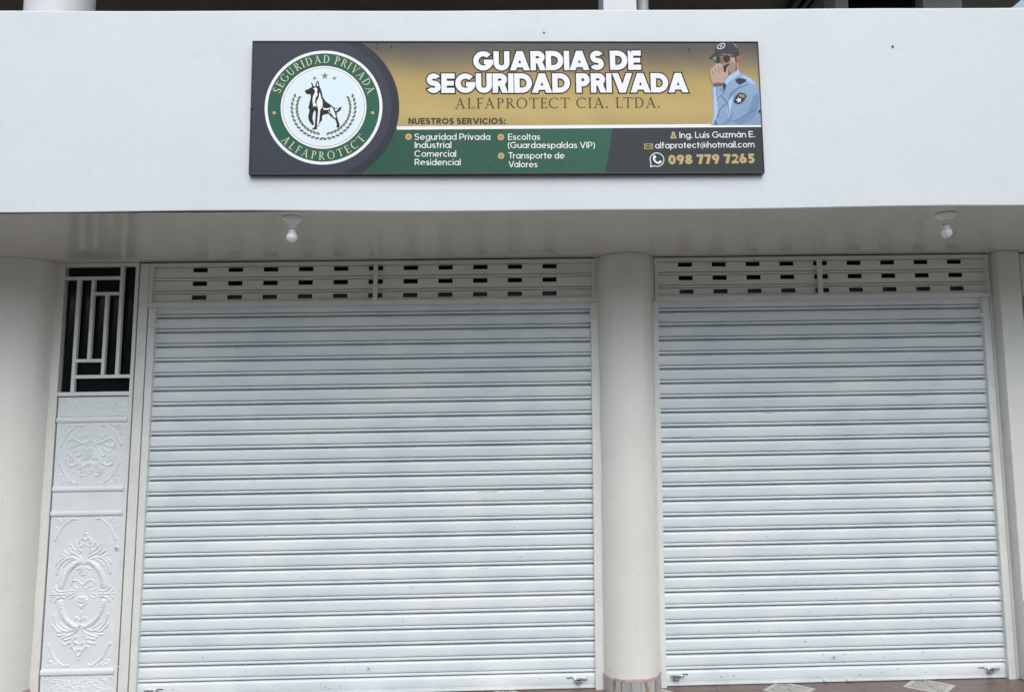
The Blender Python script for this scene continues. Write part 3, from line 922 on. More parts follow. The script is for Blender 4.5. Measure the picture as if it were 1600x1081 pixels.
def sgrad(name, stops, axis='Y', rays=0.0):
    """print whose ink colour runs from one tone to another across the board"""
    m = mat(name, (0.3, 0.25, 0.14), 0.42, spec=0.2)
    N, L = m.node_tree.nodes, m.node_tree.links
    tc = N.new('ShaderNodeTexCoord'); sp = N.new('ShaderNodeSeparateXYZ'); L.new(tc.outputs['Object'], sp.inputs[0])
    mr = N.new('ShaderNodeMapRange'); 
    mr.inputs['From Min'].default_value = 0; mr.inputs['From Max'].default_value = SH if axis == 'Y' else SW
    L.new(sp.outputs['Z' if axis == 'Y' else 'X'], mr.inputs['Value'])
    nz = N.new('ShaderNodeTexNoise'); nz.inputs['Scale'].default_value = 2.2; nz.inputs['Detail'].default_value = 2
    L.new(tc.outputs['Object'], nz.inputs['Vector'])
    ad = N.new('ShaderNodeMath'); ad.operation = 'MULTIPLY_ADD'; L.new(nz.outputs['Fac'], ad.inputs[0]); ad.inputs[1].default_value = 0.10; L.new(mr.outputs[0], ad.inputs[2])
    cr = N.new('ShaderNodeValToRGB'); L.new(ad.outputs[0], cr.inputs[0])
    e = cr.color_ramp.elements
    e[0].position, e[0].color = stops[0][0], (*stops[0][1], 1)
    e[1].position, e[1].color = stops[-1][0], (*stops[-1][1], 1)
    for p, c in stops[1:-1]:
        q = e.new(p); q.color = (*c, 1)
    out = cr.outputs[0]
    if rays:
        mp = N.new('ShaderNodeMapping'); mp.inputs['Rotation'].default_value = (0, math.radians(42), 0); L.new(tc.outputs['Object'], mp.inputs['Vector'])
        s2 = N.new('ShaderNodeSeparateXYZ'); L.new(mp.outputs[0], s2.inputs[0])
        n1 = N.new('ShaderNodeTexNoise'); n1.noise_dimensions = '1D'; n1.inputs['Scale'].default_value = 5.5; n1.inputs['Detail'].default_value = 1
        L.new(s2.outputs['X'], n1.inputs['W'])
        m2 = N.new('ShaderNodeMapRange'); m2.inputs['From Min'].default_value = .3; m2.inputs['From Max'].default_value = .7
        m2.inputs['To Min'].default_value = 1 - rays; m2.inputs['To Max'].default_value = 1 + rays
        L.new(n1.outputs['Fac'], m2.inputs['Value'])
        h = N.new('ShaderNodeHueSaturation'); L.new(out, h.inputs['Color']); L.new(m2.outputs[0], h.inputs['Value'])
        out = h.outputs[0]
    L.new(out, N['Principled BSDF'].inputs['Base Color'])
    return m

INK = {
    'gold': sgrad('gold_print', [(0.30, hexc(164, 144, 100)), (0.52, hexc(194, 170, 108)), (0.74, hexc(182, 158, 98)), (0.90, hexc(126, 114, 90)), (1.04 - .04, hexc(92, 86, 78))], rays=0.05),
    'green': sgrad('green_print', [(0.0, hexc(34, 78, 62)), (1.0, hexc(50, 100, 80))], 'X', .03),
    'slate': flat_mat('slate_print', hexc(55, 60, 70)), 'slate2': flat_mat('slate_ring_print', hexc(44, 48, 56)),
    'graphite': flat_mat('graphite_print', hexc(50, 56, 58)),
    'white': flat_mat('white_print', hexc(236, 242, 246), var=0), 'pale': flat_mat('pale_blue_print', hexc(214, 228, 238), var=0),
    'ring_green': flat_mat('emblem_green_print', hexc(38, 92, 70)), 'black': flat_mat('black_print', hexc(36, 34, 33)),
    'outline': flat_mat('outline_print', hexc(30, 25, 22)), 'brown': flat_mat('brown_print', hexc(62, 50, 38)),
    'tan': flat_mat('tan_print', hexc(186, 164, 112), var=.05), 'tan2': flat_mat('bullet_core_print', hexc(166, 134, 78)),
    'cream': flat_mat('cream_print', hexc(214, 204, 176)), 'olive': flat_mat('olive_print', hexc(112, 104, 84)),
    'star': flat_mat('star_print', hexc(140, 124, 98)),
    'skin': flat_mat('skin_print', hexc(158, 128, 112)), 'skin_d': flat_mat('skin_shadow_print', hexc(118, 88, 76)), 'skin_l': flat_mat('skin_light_print', hexc(182, 154, 138)),
    'ear': flat_mat('ear_print', hexc(150, 94, 86)), 'cap': flat_mat('cap_print', hexc(56, 54, 60)), 'cap_l': flat_mat('cap_light_print', hexc(150, 140, 128)),
    'lens': flat_mat('lens_print', hexc(38, 44, 46)), 'teal': flat_mat('teal_glint_print', hexc(110, 160, 150)),
    'shirt': sgrad('shirt_print', [(0.3, hexc(132, 160, 190)), (0.95, hexc(146, 172, 202))], 'Y', .05),
    'shirt_d': flat_mat('shirt_shadow_print', hexc(112, 138, 170)), 'shirt_dd': flat_mat('shirt_fold_print', hexc(84, 102, 132)), 'shirt_l': flat_mat('shirt_light_print', hexc(166, 190, 216)),
    'navy': flat_mat('navy_print', hexc(46, 48, 64)), 'alu': mat('sign_edge_metal', hexc(62, 62, 60), 0.4, metal=.3, var=.2, vscale=10),
}
def sbox(name, m, x0, x1, y0, y1, z0, z1, bev=0, parent=sign):
    bm = MB().box(x0, x1, y0, y1, z0, z1, bev).bm
    bmesh.ops.recalc_face_normals(bm, faces=bm.faces)
    me = bpy.data.meshes.new(name); bm.to_mesh(me); bm.free(); me.materials.append(m)
    return link(name, me, parent)
sbox('backing_box', INK['alu'], 0.001, SW - .001, .003, .028, 0.001, SH - .001)
for a in ((-.0045, 0, 0, SH), (SW, SW + .0045, 0, SH)):
    sbox('edge_trim', INK['alu'], a[0], a[1], -.002, .028, 0.0, SH, .001)
sbox('edge_trim', INK['alu'], -.0045, SW + .0045, -.002, .028, SH + .0002, SH + .005, .001)
sbox('edge_trim', INK['alu'], -.0045, SW + .0045, -.002, .028, -.0055, -.0002, .001)
for (x, z) in ((.003, .335), (SW - .004, .315)):
    bm = MB().lathe([(.006, -.001), (.006, -.005), (.003, -.007)], x, 0, z, 'd', 10).bm
    me = bpy.data.meshes.new('bolt'); bm.to_mesh(me); bm.free(); me.materials.append(M['dark_hw']); link('bolt', me, sign)

def mm(p): return (p[0] / 1000.0, p[1] / 1000.0)
def union(polys):
    """triangles covering the union of many simple polygons (given in metres)"""
    vs, ed, keep = [], [], []
    for p in polys:
        a = sum(p[i][0] * p[(i + 1) % len(p)][1] - p[(i + 1) % len(p)][0] * p[i][1] for i in range(len(p)))
        if abs(a) < 1e-11: continue
        n = len(vs); m = len(p)
        vs += [Vector((x * 1000, y * 1000)) for x, y in p]
        ed += [(n + i, n + (i + 1) % m) for i in range(m)]
        keep.append(np.array(p) * 1000)
    r = delaunay_2d_cdt(vs, ed, [], 0, 1e-4)
    V = np.array([(v[0], v[1]) for v in r[0]])
    F = np.array([f for f in r[2] if len(f) == 3])
    C = V[F].mean(1)
    inside = np.zeros(len(F), bool)
    for p in keep:
        lo, hi = p.min(0), p.max(0)
        c = np.where((C[:, 0] > lo[0]) & (C[:, 0] < hi[0]) & (C[:, 1] > lo[1]) & (C[:, 1] < hi[1]) & ~inside)[0]
        if not len(c): continue
        x, y = C[c, 0], C[c, 1]
        q = np.zeros(len(c), bool)
        for i in range(len(p)):
            (xa, ya), (xb, yb) = p[i - 1], p[i]
            if ya == yb: continue
            q ^= ((ya > y) != (yb > y)) & (x < (xb - xa) * (y - ya) / (yb - ya) + xa)
        inside[c] |= q
    return [(x / 1000, y / 1000) for x, y in V], F[inside].tolist()

def printed(name, ink_polys, parent=sign, layer=1, label=None):
    """flat print: ink_polys = list of (ink, [polygons in metres on the board]); each ink film lies 0.15 mm over the last"""
    me = bpy.data.meshes.new(name)
    verts, faces, mi, mats = [], [], [], []
    for li, (ink, polys) in enumerate(ink_polys):
        V, F = union(polys)
        o = len(verts)
        y = .003 - .0003 * layer - .00015 * li
        verts += [(x, y, z) for x, z in V]
        faces += [[o + i for i in f] for f in F]
        if ink not in mats: mats.append(ink)
        mi += [mats.index(ink)] * len(F)
    me.from_pydata(verts, [], faces)
    for k_ in mats: me.materials.append(INK[k_])
    me.polygons.foreach_set('material_index', mi)
    me.update()
    o = link(name, me, parent)
    if label: o['label'] = label
    return o
def circ(x, y, rx, ry=None, n=72, a0=0, a1=360, rot=0):
    ry = rx if ry is None else ry
    out = []
    full = abs(a1 - a0) >= 360
    for i in range(n + (0 if full else 1)):
        a = math.radians(a0 + (a1 - a0) * i / n)
        px, py = rx * math.cos(a), ry * math.sin(a)
        c, s = math.cos(math.radians(rot)), math.sin(math.radians(rot))
        out.append((x + px * c - py * s, y + px * s + py * c))
    return out
def ringq(x, y, rx, ry, t, a0=0, a1=360, n=60, tx=None, ty=None):
    tx = t if tx is None else tx; ty = t if ty is None else ty
    o = []
    for i in range(n):
        q = []
        for k_ in (i, i + 1):
            a = math.radians(a0 + (a1 - a0) * k_ / n)
            q.append(((x + rx * math.cos(a), y + ry * math.sin(a)), (x + (rx - tx) * math.cos(a), y + (ry - ty) * math.sin(a))))
        o.append([q[0][0], q[1][0], q[1][1], q[0][1]])
    return o
def rect(x0, x1, y0, y1): return [(x0, y0), (x1, y0), (x1, y1), (x0, y1)]

# background fields
EX, EY = .3523, .3369
arc = [(.3333 + .39 * math.cos(a), .3358 + .39 * math.sin(a)) for a in np.linspace(-math.asin(.3358 / .39), math.asin((SH - .3358) / .39), 40)]
printed('print_field', [('gold', [rect(.5, SW, .22, SH)])], label='gold upper field of the print')
printed('print_field', [('green', [rect(.5, 1.80, 0, .232)])], layer=1, label='green lower field of the print').location.y = -.0001
printed('print_field', [('graphite', [[(1.7361, 0), (SW, 0), (SW, .238), (1.7810, .238)]])], layer=2, label='graphite lower right field of the print')
printed('print_field', [('slate2', [[(0, 0)] + arc + [(0, SH)]]), ('slate', [[(0, 0)] + [(.3333 + .352 * math.cos(a), .3358 + .352 * math.sin(a)) for a in np.linspace(-math.asin(.3358 / .352), math.asin((SH - .3358) / .352), 40)] + [(0, SH)]])], layer=4, label='dark slate round field behind the emblem')
printed('print_field', [('white', [[(.7120, .2215), (SW, .2325), (SW, .2495), (.7115, .2385)]])], layer=3, label='thin white dividing band')

# ---- geometric sans glyphs, cap height 1; t = stem width, g = extra growth for an outline
def sans(ch, t, g=0.0):
    h = t / 2
    P = []
    T = t + 2 * g
    def Ls(*pts, e0=True, e1=True, th=None):
        tt = (th if th is not None else t) + 2 * g
        for (xa, ya), (xb, yb) in zip(pts, pts[1:]):
            dx, dy = xb - xa, yb - ya; l = math.hypot(dx, dy); dx, dy = dx / l, dy / l
            xa2, ya2, xb2, yb2 = xa - dx * g, ya - dy * g, xb + dx * g, yb + dy * g
            nx, ny = -dy * tt / 2, dx * tt / 2
            P.append([(xa2 + nx, ya2 + ny), (xa2 - nx, ya2 - ny), (xb2 - nx, yb2 - ny), (xb2 + nx, yb2 + ny)])
    def R(x, y, rx, ry, a0=0, a1=360, tt=None):
        tt = t if tt is None else tt
        ex = math.degrees(g / max(rx - tt / 2, .01)) if abs(a1 - a0) < 360 else 0
        s_ = 1 if a1 > a0 else -1
        P.extend(ringq(x, y, rx + g, ry + g, tt + 2 * g, a0 - ex * s_, a1 + ex * s_, 22))
    def Q(*pts):
        if g:
            n = len(pts); a = sum(pts[i][0] * pts[(i + 1) % n][1] - pts[(i + 1) % n][0] * pts[i][1] for i in range(n))
            pts = list(pts) if a > 0 else list(pts)[::-1]
            out = []
            for i in range(n):
                p0, p1, p2 = pts[i - 1], pts[i], pts[(i + 1) % n]
                e1 = (p1[0] - p0[0], p1[1] - p0[1]); e2 = (p2[0] - p1[0], p2[1] - p1[1])
                l1, l2 = math.hypot(*e1), math.hypot(*e2)
                n1 = (e1[1] / l1, -e1[0] / l1); n2 = (e2[1] / l2, -e2[0] / l2)
                b = (n1[0] + n2[0], n1[1] + n2[1]); d = max(.45, 1 + n1[0] * n2[0] + n1[1] * n2[1])
                out.append((p1[0] + b[0] / d * g, p1[1] + b[1] / d * g))
            P.append(out)
        else:
            P.append(list(pts))
    x_ = .71; rw = x_ / 2
    s = t * 1.12
    def bowl(cx=.34): R(cx, rw, .34, rw)
    if ch == 'I': Ls((h, 0), (h, 1)); w = t
    elif ch == 'L': Ls((h, 0), (h, 1)); Ls((t * .5, h), (.54, h)); w = .54
    elif ch == 'E':
        w = .64; Ls((h, 0), (h, 1))
        for y in (h, .5, 1 - h): Ls((t * .5, y), (w - (.04 if y == .5 else 0), y), th=t * (.92 if t > .2 else 1) if y == .5 else None)
    elif ch == 'T': w = .68; Ls((0, 1 - h), (w, 1 - h)); Ls((w / 2, 0), (w / 2, 1 - h))
    elif ch == 'N': w = .80; Ls((h, 0), (h, 1)); Ls((w - h, 0), (w - h, 1)); Q((0, 1), (s, 1), (w, 0), (w - s, 0))
    elif ch in 'AV':
        w = .98 if t > .2 else .86
        f = (lambda x, y: (x, y)) if ch == 'V' else (lambda x, y: (x, 1 - y))
        e = s * .52
        Q(f(0, 1), f(s, 1), f(w / 2 + e, 0), f(w / 2 - e, 0)); Q(f(w, 1), f(w - s, 1), f(w / 2 - e, 0), f(w / 2 + e, 0))
        if ch == 'A': Ls((w * .22, .26), (w * .78, .26), th=t * .82)
    elif ch == 'U':
        w = .78; R(w / 2, .39, .39, .39, 180, 360); Ls((h, .385), (h, 1)); Ls((w - h, .385), (w - h, 1))
    elif ch == 'D':
        w = .86; Ls((h, 0), (h, 1)); Ls((h, 1 - h), (.37, 1 - h)); Ls((h, h), (.37, h)); R(.36, .5, w - .36, .5, -90, 90)
    elif ch in 'PR':
        w = .68 if ch == 'P' else .72; yl = .33 if ch == 'P' else .36; r = (1 - yl) / 2
        Ls((h, 0), (h, 1)); Ls((h, 1 - h), (.38, 1 - h)); Ls((h, yl + h), (.38, yl + h)); R(.36, 1 - r, w - .02 - .36, r, -90, 90)
        if ch == 'R': Q((.27, yl + t * .6), (.27 + s, yl + t * .6), (w + .03, 0), (w + .03 - s, 0))
    elif ch in 'CG':
        w = .96 if ch == 'G' else .90; R(.49, .5, .49, .5, 42, 318 if ch == 'C' else 352)
        if ch == 'G': Ls((.52, .55 - h * .8), (w + .005, .55 - h * .8), th=t * .9)
    elif ch == 'O': w = 1.0; R(.5, .5, .5, .5)
    elif ch == 'S':
        w = .68; ro = .5 * (1 + t) / 2
        R(.34, 1 - ro, .33, ro, 28, 270); R(.34, ro, .34, ro, 90, -155)
    elif ch == '0': w = .66; R(.33, .5, .33, .5)
    elif ch in '96':
        w = .66
        F = (lambda x, y: (x, y)) if ch == '9' else (lambda x, y: (w - x, 1 - y))
        c = F(.33, .66); R(c[0], c[1], .33, .34)
        Q(F(w - .01, .60), F(w - .01 - s, .50), F(.17, 0), F(.17 + s, 0))
    elif ch == '8': w = .66; R(.33, .735, .285, .265, tt=t * .9); R(.33, .29, .33, .29)
    elif ch == '7': w = .60; Ls((0, 1 - h), (w, 1 - h)); Q((w, 1 - t * .6), (w - s, 1 - t * .6), (.12, 0), (.12 + s, 0))
    elif ch == '2': w = .62; R(.31, .68, .31, .32, 165, -35); Q((w * .93, .60), (w * .93 - s * .9, .46), (.0, t * .6), (s, .2 * t)); Ls((0, h), (w, h))
    elif ch == '5': w = .62; Ls((.10, 1 - h), (w - .03, 1 - h)); Ls((.10 + h, .45), (.08 + h, 1)); R(.30, .33, .32, .34, 118, -150)
    elif ch in 'aá':
        w = .68; bowl(); Ls((w - h, 0), (w - h, x_))
        if ch == 'á': Ls((.30, .80), (.46, .96), th=t * .9)
    elif ch == 'd': w = .68; bowl(); Ls((w - h, 0), (w - h, 1.04))
    elif ch == 'p': w = .68; bowl(.34); Ls((h, -.27), (h, x_))
    elif ch == 'g': w = .68; bowl(); Ls((w - h, 0.02), (w - h, x_)); R(.34, .02, .34, .29, 0, -150)
    elif ch == 'c': w = .62; R(.345, rw, .345, rw, 45, 315)
    elif ch == 'o': w = .70; R(.35, rw, .35, rw)
    elif ch == 'e': w = .69; R(.345, rw, .345, rw, 0, 318); Ls((h * .6, rw), (w - h * .4, rw), th=t * .85)
    elif ch in 'lI': w = t; Ls((h, 0), (h, 1.04))
    elif ch == 'i': w = t; Ls((h, 0), (h, x_)); Ls((h, .86), (h, 1.0), th=t * 1.05)
    elif ch in 'hn':
        w = .60; Ls((h, 0), (h, 1.04 if ch == 'h' else x_)); R(.30, x_ - .30, .30, .30, 0, 180); Ls((w - h, 0), (w - h, x_ - .295))
    elif ch == 'u': w = .60; Ls((w - h, 0), (w - h, x_)); R(.30, .30, .30, .30, 180, 360); Ls((h, .295), (h, x_))
    elif ch == 'm':
        w = .98; Ls((h, 0), (h, x_)); c = .245 + h * .25
        R(c, x_ - .27, c, .27, 0, 180); Ls((2 * c - h, 0), (2 * c - h, x_ - .265)); R(w - c, x_ - .27, c, .27, 0, 180); Ls((w - h, 0), (w - h, x_ - .265))
    elif ch == 'r': w = .36; Ls((h, 0), (h, x_)); R(.30, x_ - .30, .30, .30, 78, 180)
    elif ch == 's':
        w = .50; ro = x_ / 2 * (1 + t / x_) / 2
        R(.25, x_ - ro, .235, ro, 25, 270); R(.25, ro, .25, ro, 90, -155)
    elif ch == 't': w = .40; Ls((.19, 0), (.19, .92)); Ls((0, x_ - h), (w, x_ - h))
    elif ch == 'f': w = .40; Ls((.16, 0), (.16, .80)); R(.36, .80, .20 + h, .25, 95, 180); Ls((0, x_ - h), (.38, x_ - h))
    elif ch == 'v': w = .62; Q((0, x_), (s, x_), (.31 + s * .5, 0), (.31 - s * .5, 0)); Q((w, x_), (w - s, x_), (.31 - s * .5, 0), (.31 + s * .5, 0))
    elif ch == 'z': w = .54; Ls((0, h), (w, h)); Ls((0, x_ - h), (w, x_ - h)); Q((w, x_ - h), (w - s, x_ - h), (0, h), (s, h))
    elif ch == '.': w = t * 1.2; Ls((w / 2, 0), (w / 2, t * 1.2), th=t * 1.2)
    elif ch == ':': w = t * 1.1; Ls((w / 2, 0), (w / 2, t * 1.1), th=t * 1.1); Ls((w / 2, .52), (w / 2, .52 + t * 1.1), th=t * 1.1)
    elif ch == '(': w = .28; R(.62, .42, .60, .78, 132, 228)
    elif ch == ')': w = .28; R(-.34, .42, .60, .78, -48, 48)
    elif ch == '@': w = .98; R(.49, .36, .49, .49, -50, 262, tt=t * .62); R(.49, .36, .22, .23, tt=t * .8); Ls((.70, .18), (.70, .56), th=t * .75)
    else: w = .30
    return P, w

# ---- slender roman capitals for the company line and the emblem
def serif(ch, t=.105):
    n_ = t * .42; P = []
    def L(xa, ya, xb, yb, th):
        dx, dy = xb - xa, yb - ya; l = math.hypot(dx, dy); dx, dy = dx / l, dy / l
        nx, ny = -dy * th / 2, dx * th / 2
        P.append([(xa + nx, ya + ny), (xa - nx, ya - ny), (xb - nx, yb - ny), (xb + nx, yb + ny)])
    def foot(x, y, r=.13): L(x - r, y, x + r, y, n_)
    def stem(x, top=True, bot=True):
        L(x, 0, x, 1, t)
        if top: foot(x, 1 - n_ / 2)
        if bot: foot(x, n_ / 2)
    if ch == 'A': w = .92; L(.16, 0, .47, 1, n_); L(.44, 1.0, .78, 0, t); L(.27, .34, .64, .34, n_); foot(.15, n_ / 2, .12); foot(.78, n_ / 2, .14)
    elif ch == 'V': w = .92; L(.14, 1, .46, 0, t); L(.45, 0, .77, 1, n_); foot(.14, 1 - n_ / 2, .14); foot(.77, 1 - n_ / 2, .12)
    elif ch == 'L': w = .64; stem(.18); L(.18, n_ / 2, .58, n_ / 2, n_); L(.58, 0, .62, .2, n_)
    elif ch in 'FE':
        w = .60; stem(.18); L(.18, 1 - n_ / 2, .55, 1 - n_ / 2, n_); L(.55, 1, .56, .80, n_); L(.18, .52, .46, .52, n_); L(.46, .42, .46, .62, n_)
        if ch == 'E': L(.18, n_ / 2, .58, n_ / 2, n_); L(.58, 0, .61, .2, n_)
    elif ch in 'PR':
        w = .64 if ch == 'P' else .76; stem(.18); P.extend(ringq(.30, .74, .30, .26, 0, -90, 90, 20, tx=t * .95, ty=n_)); L(.18, 1 - n_ / 2, .31, 1 - n_ / 2, n_); L(.18, .48 + n_ / 2, .31, .48 + n_ / 2, n_)
        if ch == 'R': L(.36, .48, .70, .02, t * .9); foot(.74, n_ / 2, .06)
    elif ch == 'O': w = .98; P.extend(ringq(.48, .5, .45, .515, 0, 0, 360, 36, tx=t, ty=n_))
    elif ch in 'CG':
        w = .88; P.extend(ringq(.48, .5, .45, .515, 0, 48, 312, 30, tx=t, ty=n_)); L(.80, .76, .80, .95, n_)
        if ch == 'G': L(.80, .08, .80, .42, t); foot(.80, .42, .11)
    elif ch == 'T': w = .76; stem(.38, top=False); L(.02, 1 - n_ / 2, .74, 1 - n_ / 2, n_); L(.02, 1, .0, .80, n_); L(.74, 1, .76, .80, n_)
    elif ch == 'I': w = .34; stem(.16)
    elif ch == 'D': w = .86; stem(.18); P.extend(ringq(.34, .5, .46, .5, 0, -90, 90, 26, tx=t, ty=n_)); L(.18, 1 - n_ / 2, .35, 1 - n_ / 2, n_); L(.18, n_ / 2, .35, n_ / 2, n_)
    elif ch == 'U': w = .86; L(.18, .35, .18, 1, t); foot(.18, 1 - n_ / 2); L(.70, .35, .70, 1, n_); foot(.70, 1 - n_ / 2, .11); P.extend(ringq(.44, .37, .3125, .385, 0, 180, 360, 22, tx=t * .9, ty=n_ * 1.3))
    elif ch == 'S':
        w = .58; P.extend(ringq(.28, .755, .235, .26, 0, 35, 255, 18, tx=t * .9, ty=n_)); P.extend(ringq(.30, .255, .25, .27, 0, 75, -145, 18, tx=t * .9, ty=n_)); L(.13, .64, .43, .38, t * 1.05); L(.47, .78, .47, .96, n_); L(.07, .04, .07, .24, n_)
    elif ch == '.': w = .26; P.append(circ(.10, .06, .07, n=12))
    else: w = .34
    return P, w

KERN = {('V', 'A'): -.13, ('A', 'V'): -.13, ('D', 'A'): -.04, ('A', 'D'): -.02, ('U', 'A'): -.02, ('A', 'R'): .0, ('I', 'A'): -.03, ('L', 'T'): -.06, ('P', 'r'): -.02, ('F', 'A'): -.08, ('V', 'a'): -.10, ('T', 'r'): -.10, ('f', 'a'): -.02, ('r', 'o'): -.04}
def layout(text, fn, track, space=.30):
    x, items = 0, []
    for i, ch in enumerate(text):
        if ch == ' ': x += space; continue
        P, w = fn(ch)
        if i and (text[i - 1], ch) in KERN: x += KERN[(text[i - 1], ch)]
        items.append((x, ch, w)); x += w + track
    return items, x - track
def text_line(text, x0, y0, x1, y1, cap, t, track=.1, inks=('white',), growth=(0,), layer=5, kind=sans, label=None, space=.30):
    """set a line from (x0, y0) to (x1, y1) in mm"""
    items, wd = layout(text, (lambda c: kind(c, t)), track, space)
    L = math.hypot(x1 - x0, y1 - y0); sx = L / wd; c, s = (x1 - x0) / L, (y1 - y0) / L
    words, last = [[]], None
    k_ = 0
    for i, c_ in enumerate(text):
        if c_ == ' ': words.append([])
        else: words[-1].append(items[k_]); k_ += 1
    txt = text.split(' ')
    res = []
    for wi, word in enumerate(words):
        out = []
        for ink, g in zip(inks, growth):
            polys = []
            for x, ch, w in word:
                P = kind(ch, t, g)[0] if kind is sans else kind(ch, t)[0]
                for p in P:
                    q = []
                    for px, py in p:
                        X, Y = (x + px) * sx, py * cap
                        q.append(mm((x0 + X * c - Y * s, y0 + X * s + Y * c)))
                    polys.append(q)
            out.append((ink, polys))
        res.append(printed('lettering', out, layer=layer, label=(label + ' ' if label else '') + txt[wi]))
    return res

text_line('GUARDIAS DE', 1090, 526, 1930, 530.5, 101, .262, .035, ('outline', 'white'), (.060, 0), label='heavy white outlined word', space=.27)
text_line('SEGURIDAD PRIVADA', 858, 409.5, 2163, 412.5, 101, .262, .035, ('outline', 'white'), (.060, 0), label='heavy white outlined word', space=.27)
text_line('ALFAPROTECT CIA. LTDA.', 996, 330, 2022, 334, 53, .105, .13, ('brown',), kind=serif, label='thin brown roman capitals', space=.42)
text_line('NUESTROS SERVICIOS:', 769, 250, 1247, 249.7, 31, .21, .11, ('brown',), label='bold brown word')
for s_, x0, y0, x1, y1, lab in (('Seguridad Privada', 799, 169.2, 1171.7, 168.3, 'white word'), ('Industrial', 800, 127.3, 980, 127.2, 'white word'),
                                ('Comercial', 799, 83.3, 1003, 82.4, 'white word'), ('Residencial', 800, 40.3, 1025, 39.5, 'white word'),
                                ('Escoltas', 1259, 167.7, 1417.5, 167.6, 'white word'), ('(Guardaespaldas VIP)', 1257, 125.7, 1689, 125, 'white word'),
                                ('Transporte de', 1260, 72.7, 1535.8, 72.2, 'white word'), ('Valores', 1260, 28.7, 1402, 27.5, 'white word'),
                                ('Ing. Luis Guzmán E.', 2110, 175.3, 2487, 179.3, 'white word'), ('alfaprotect@hotmail.com', 1986.5, 122.6, 2482.4, 127.3, 'white word')):
    text_line(s_, x0, y0, x1, y1, 32, .125, .10, label=lab)
text_line('098 779 7265', 2050, 41, 2480, 46.3, 49, .25, .07, ('tan',), label='bold tan digits')
for x, y in ((769.8, 185), (1223.8, 182.5), (1224, 86.5)):
    printed('bullet', [('tan', [circ(x / 1000, y / 1000, .0165, n=28)]), ('tan2', [circ(x / 1000, y / 1000, .0085, n=20)])], layer=5)

# ---- icons
def scl(pts, ox, oy, s): return [(ox + x * s, oy + y * s) for x, y in pts]
printed('person_icon', [('tan', [circ(2.0795, .2005, .0085, n=20), rect(2.0655, 2.0935, .1735, .1845), circ(2.0795, .1845, .014, .0085, 16, 0, 180)]), ('graphite', [circ(2.0800, .1845, .004, .005, 12)])], layer=5)
ev = [rect(1.9322, 1.9755, .1195, .1475)]
def line(p, q, w):
    dx, dy = q[0] - p[0], q[1] - p[1]; l = math.hypot(dx, dy); nx, ny = -dy / l * w / 2, dx / l * w / 2
    return [(p[0] + nx, p[1] + ny), (p[0] - nx, p[1] - ny), (q[0] - nx, q[1] - ny), (q[0] + nx, q[1] + ny)]
printed('envelope_icon', [('tan', ev), ('graphite', [rect(1.9355, 1.9722, .1228, .1442)]), ('tan', [line((1.9350, .1445), (1.9540, .1300), .003), line((1.9727, .1445), (1.9538, .1300), .003), line((1.9350, .1225), (1.9470, .1345), .0025), line((1.9727, .1225), (1.9610, .1345), .0025)])], layer=5)
wx, wy, wr = 1.9937, .0655, .0362
hs = []
pts = [(wx - .0140 + .002 * 0, wy + .0150), (wx - .0165, wy + .004), (wx - .010, wy - .008), (wx, wy - .0165), (wx + .010, wy - .0175), (wx + .0165, wy - .012)]
for p, q in zip(pts, pts[1:]): hs.append(line(p, q, .0082)); hs.append(circ(q[0], q[1], .0041, n=10))
hs += [circ(wx - .0115, wy + .0145, .0072, .0088, 14, rot=20), circ(wx + .0150, wy - .0120, .0088, .0066, 14, rot=20)]
printed('phone_bubble_icon', [('white', [circ(wx, wy, wr, n=48), [(wx - .033, wy - .012), (wx - .0345, wy - .0385), (wx - .008, wy - .033)]]), ('graphite', [circ(wx, wy, wr - .0040, n=48), [(wx - .030, wy - .016), (wx - .0290, wy - .0325), (wx - .010, wy - .029)]]), ('white', hs)], layer=5)

# ---- round emblem
printed('emblem', [('white', [circ(EX, EY, .2885, .2925, 96)]), ('ring_green', [circ(EX, EY, .2740, .2780, 96)]), ('white', [circ(EX, EY, .2100, .2125, 96)]),
                   ('slate', [circ(EX, EY, .2005, .2030, 96)]), ('white', [circ(EX, EY, .1985, .2010, 96)]), ('pale', [circ(EX, EY, .1920, .1945, 96)])], layer=7, label='round emblem with a green ring')
def ring_text(text, a_mid, span, flip, cap=.0400):
    items, wd = layout(text, lambda c: serif(c, .125), .16, .36)
    r = .2245 if not flip else .2245 + cap
    out, k_ = [[]], 0
    gaps = [i for i, c_ in enumerate(text.replace('  ', ' ')) if c_ == ' ']
    for n_i, (x, ch, w) in enumerate(items):
        if gaps and n_i == gaps[0]: out.append([])
        polys = out[-1]
        xc = (x + w / 2) / wd - .5
        a = math.radians(a_mid - xc * span * (1 if not flip else -1))
        for p in serif(ch, .125)[0]:
            q = []
            for px, py in p:
                X, Y = (px - w / 2) * cap * .96, py * cap
                if not flip:
                    ang = a - math.pi / 2; rr = r
                    bx, by = rr * math.cos(a), rr * math.sin(a)
                    q.append((EX + bx + X * math.cos(ang) - Y * math.sin(ang), EY + (by + X * math.sin(ang) + Y * math.cos(ang)) * 1.014))
                else:
                    ang = a + math.pi / 2
                    bx, by = r * math.cos(a), r * math.sin(a)
                    q.append((EX + bx + X * math.cos(ang) - Y * math.sin(ang), EY + (by + X * math.sin(ang) + Y * math.cos(ang)) * 1.014))
            polys.append(q)
    return [printed('lettering', [('cream', p_)], layer=12, label='cream ring lettering ' + w_) for p_, w_ in zip(out, text.split(' '))]
ring_text('SEGURIDAD PRIVADA', 89.5, 146, False)
ring_text('ALFAPROTECT', 270.5, 105, True)
for s in (-1, 1): printed('ring_dot', [('tan', [circ(EX + s * .2405, EY - .030, .0085, n=20)])], layer=12)
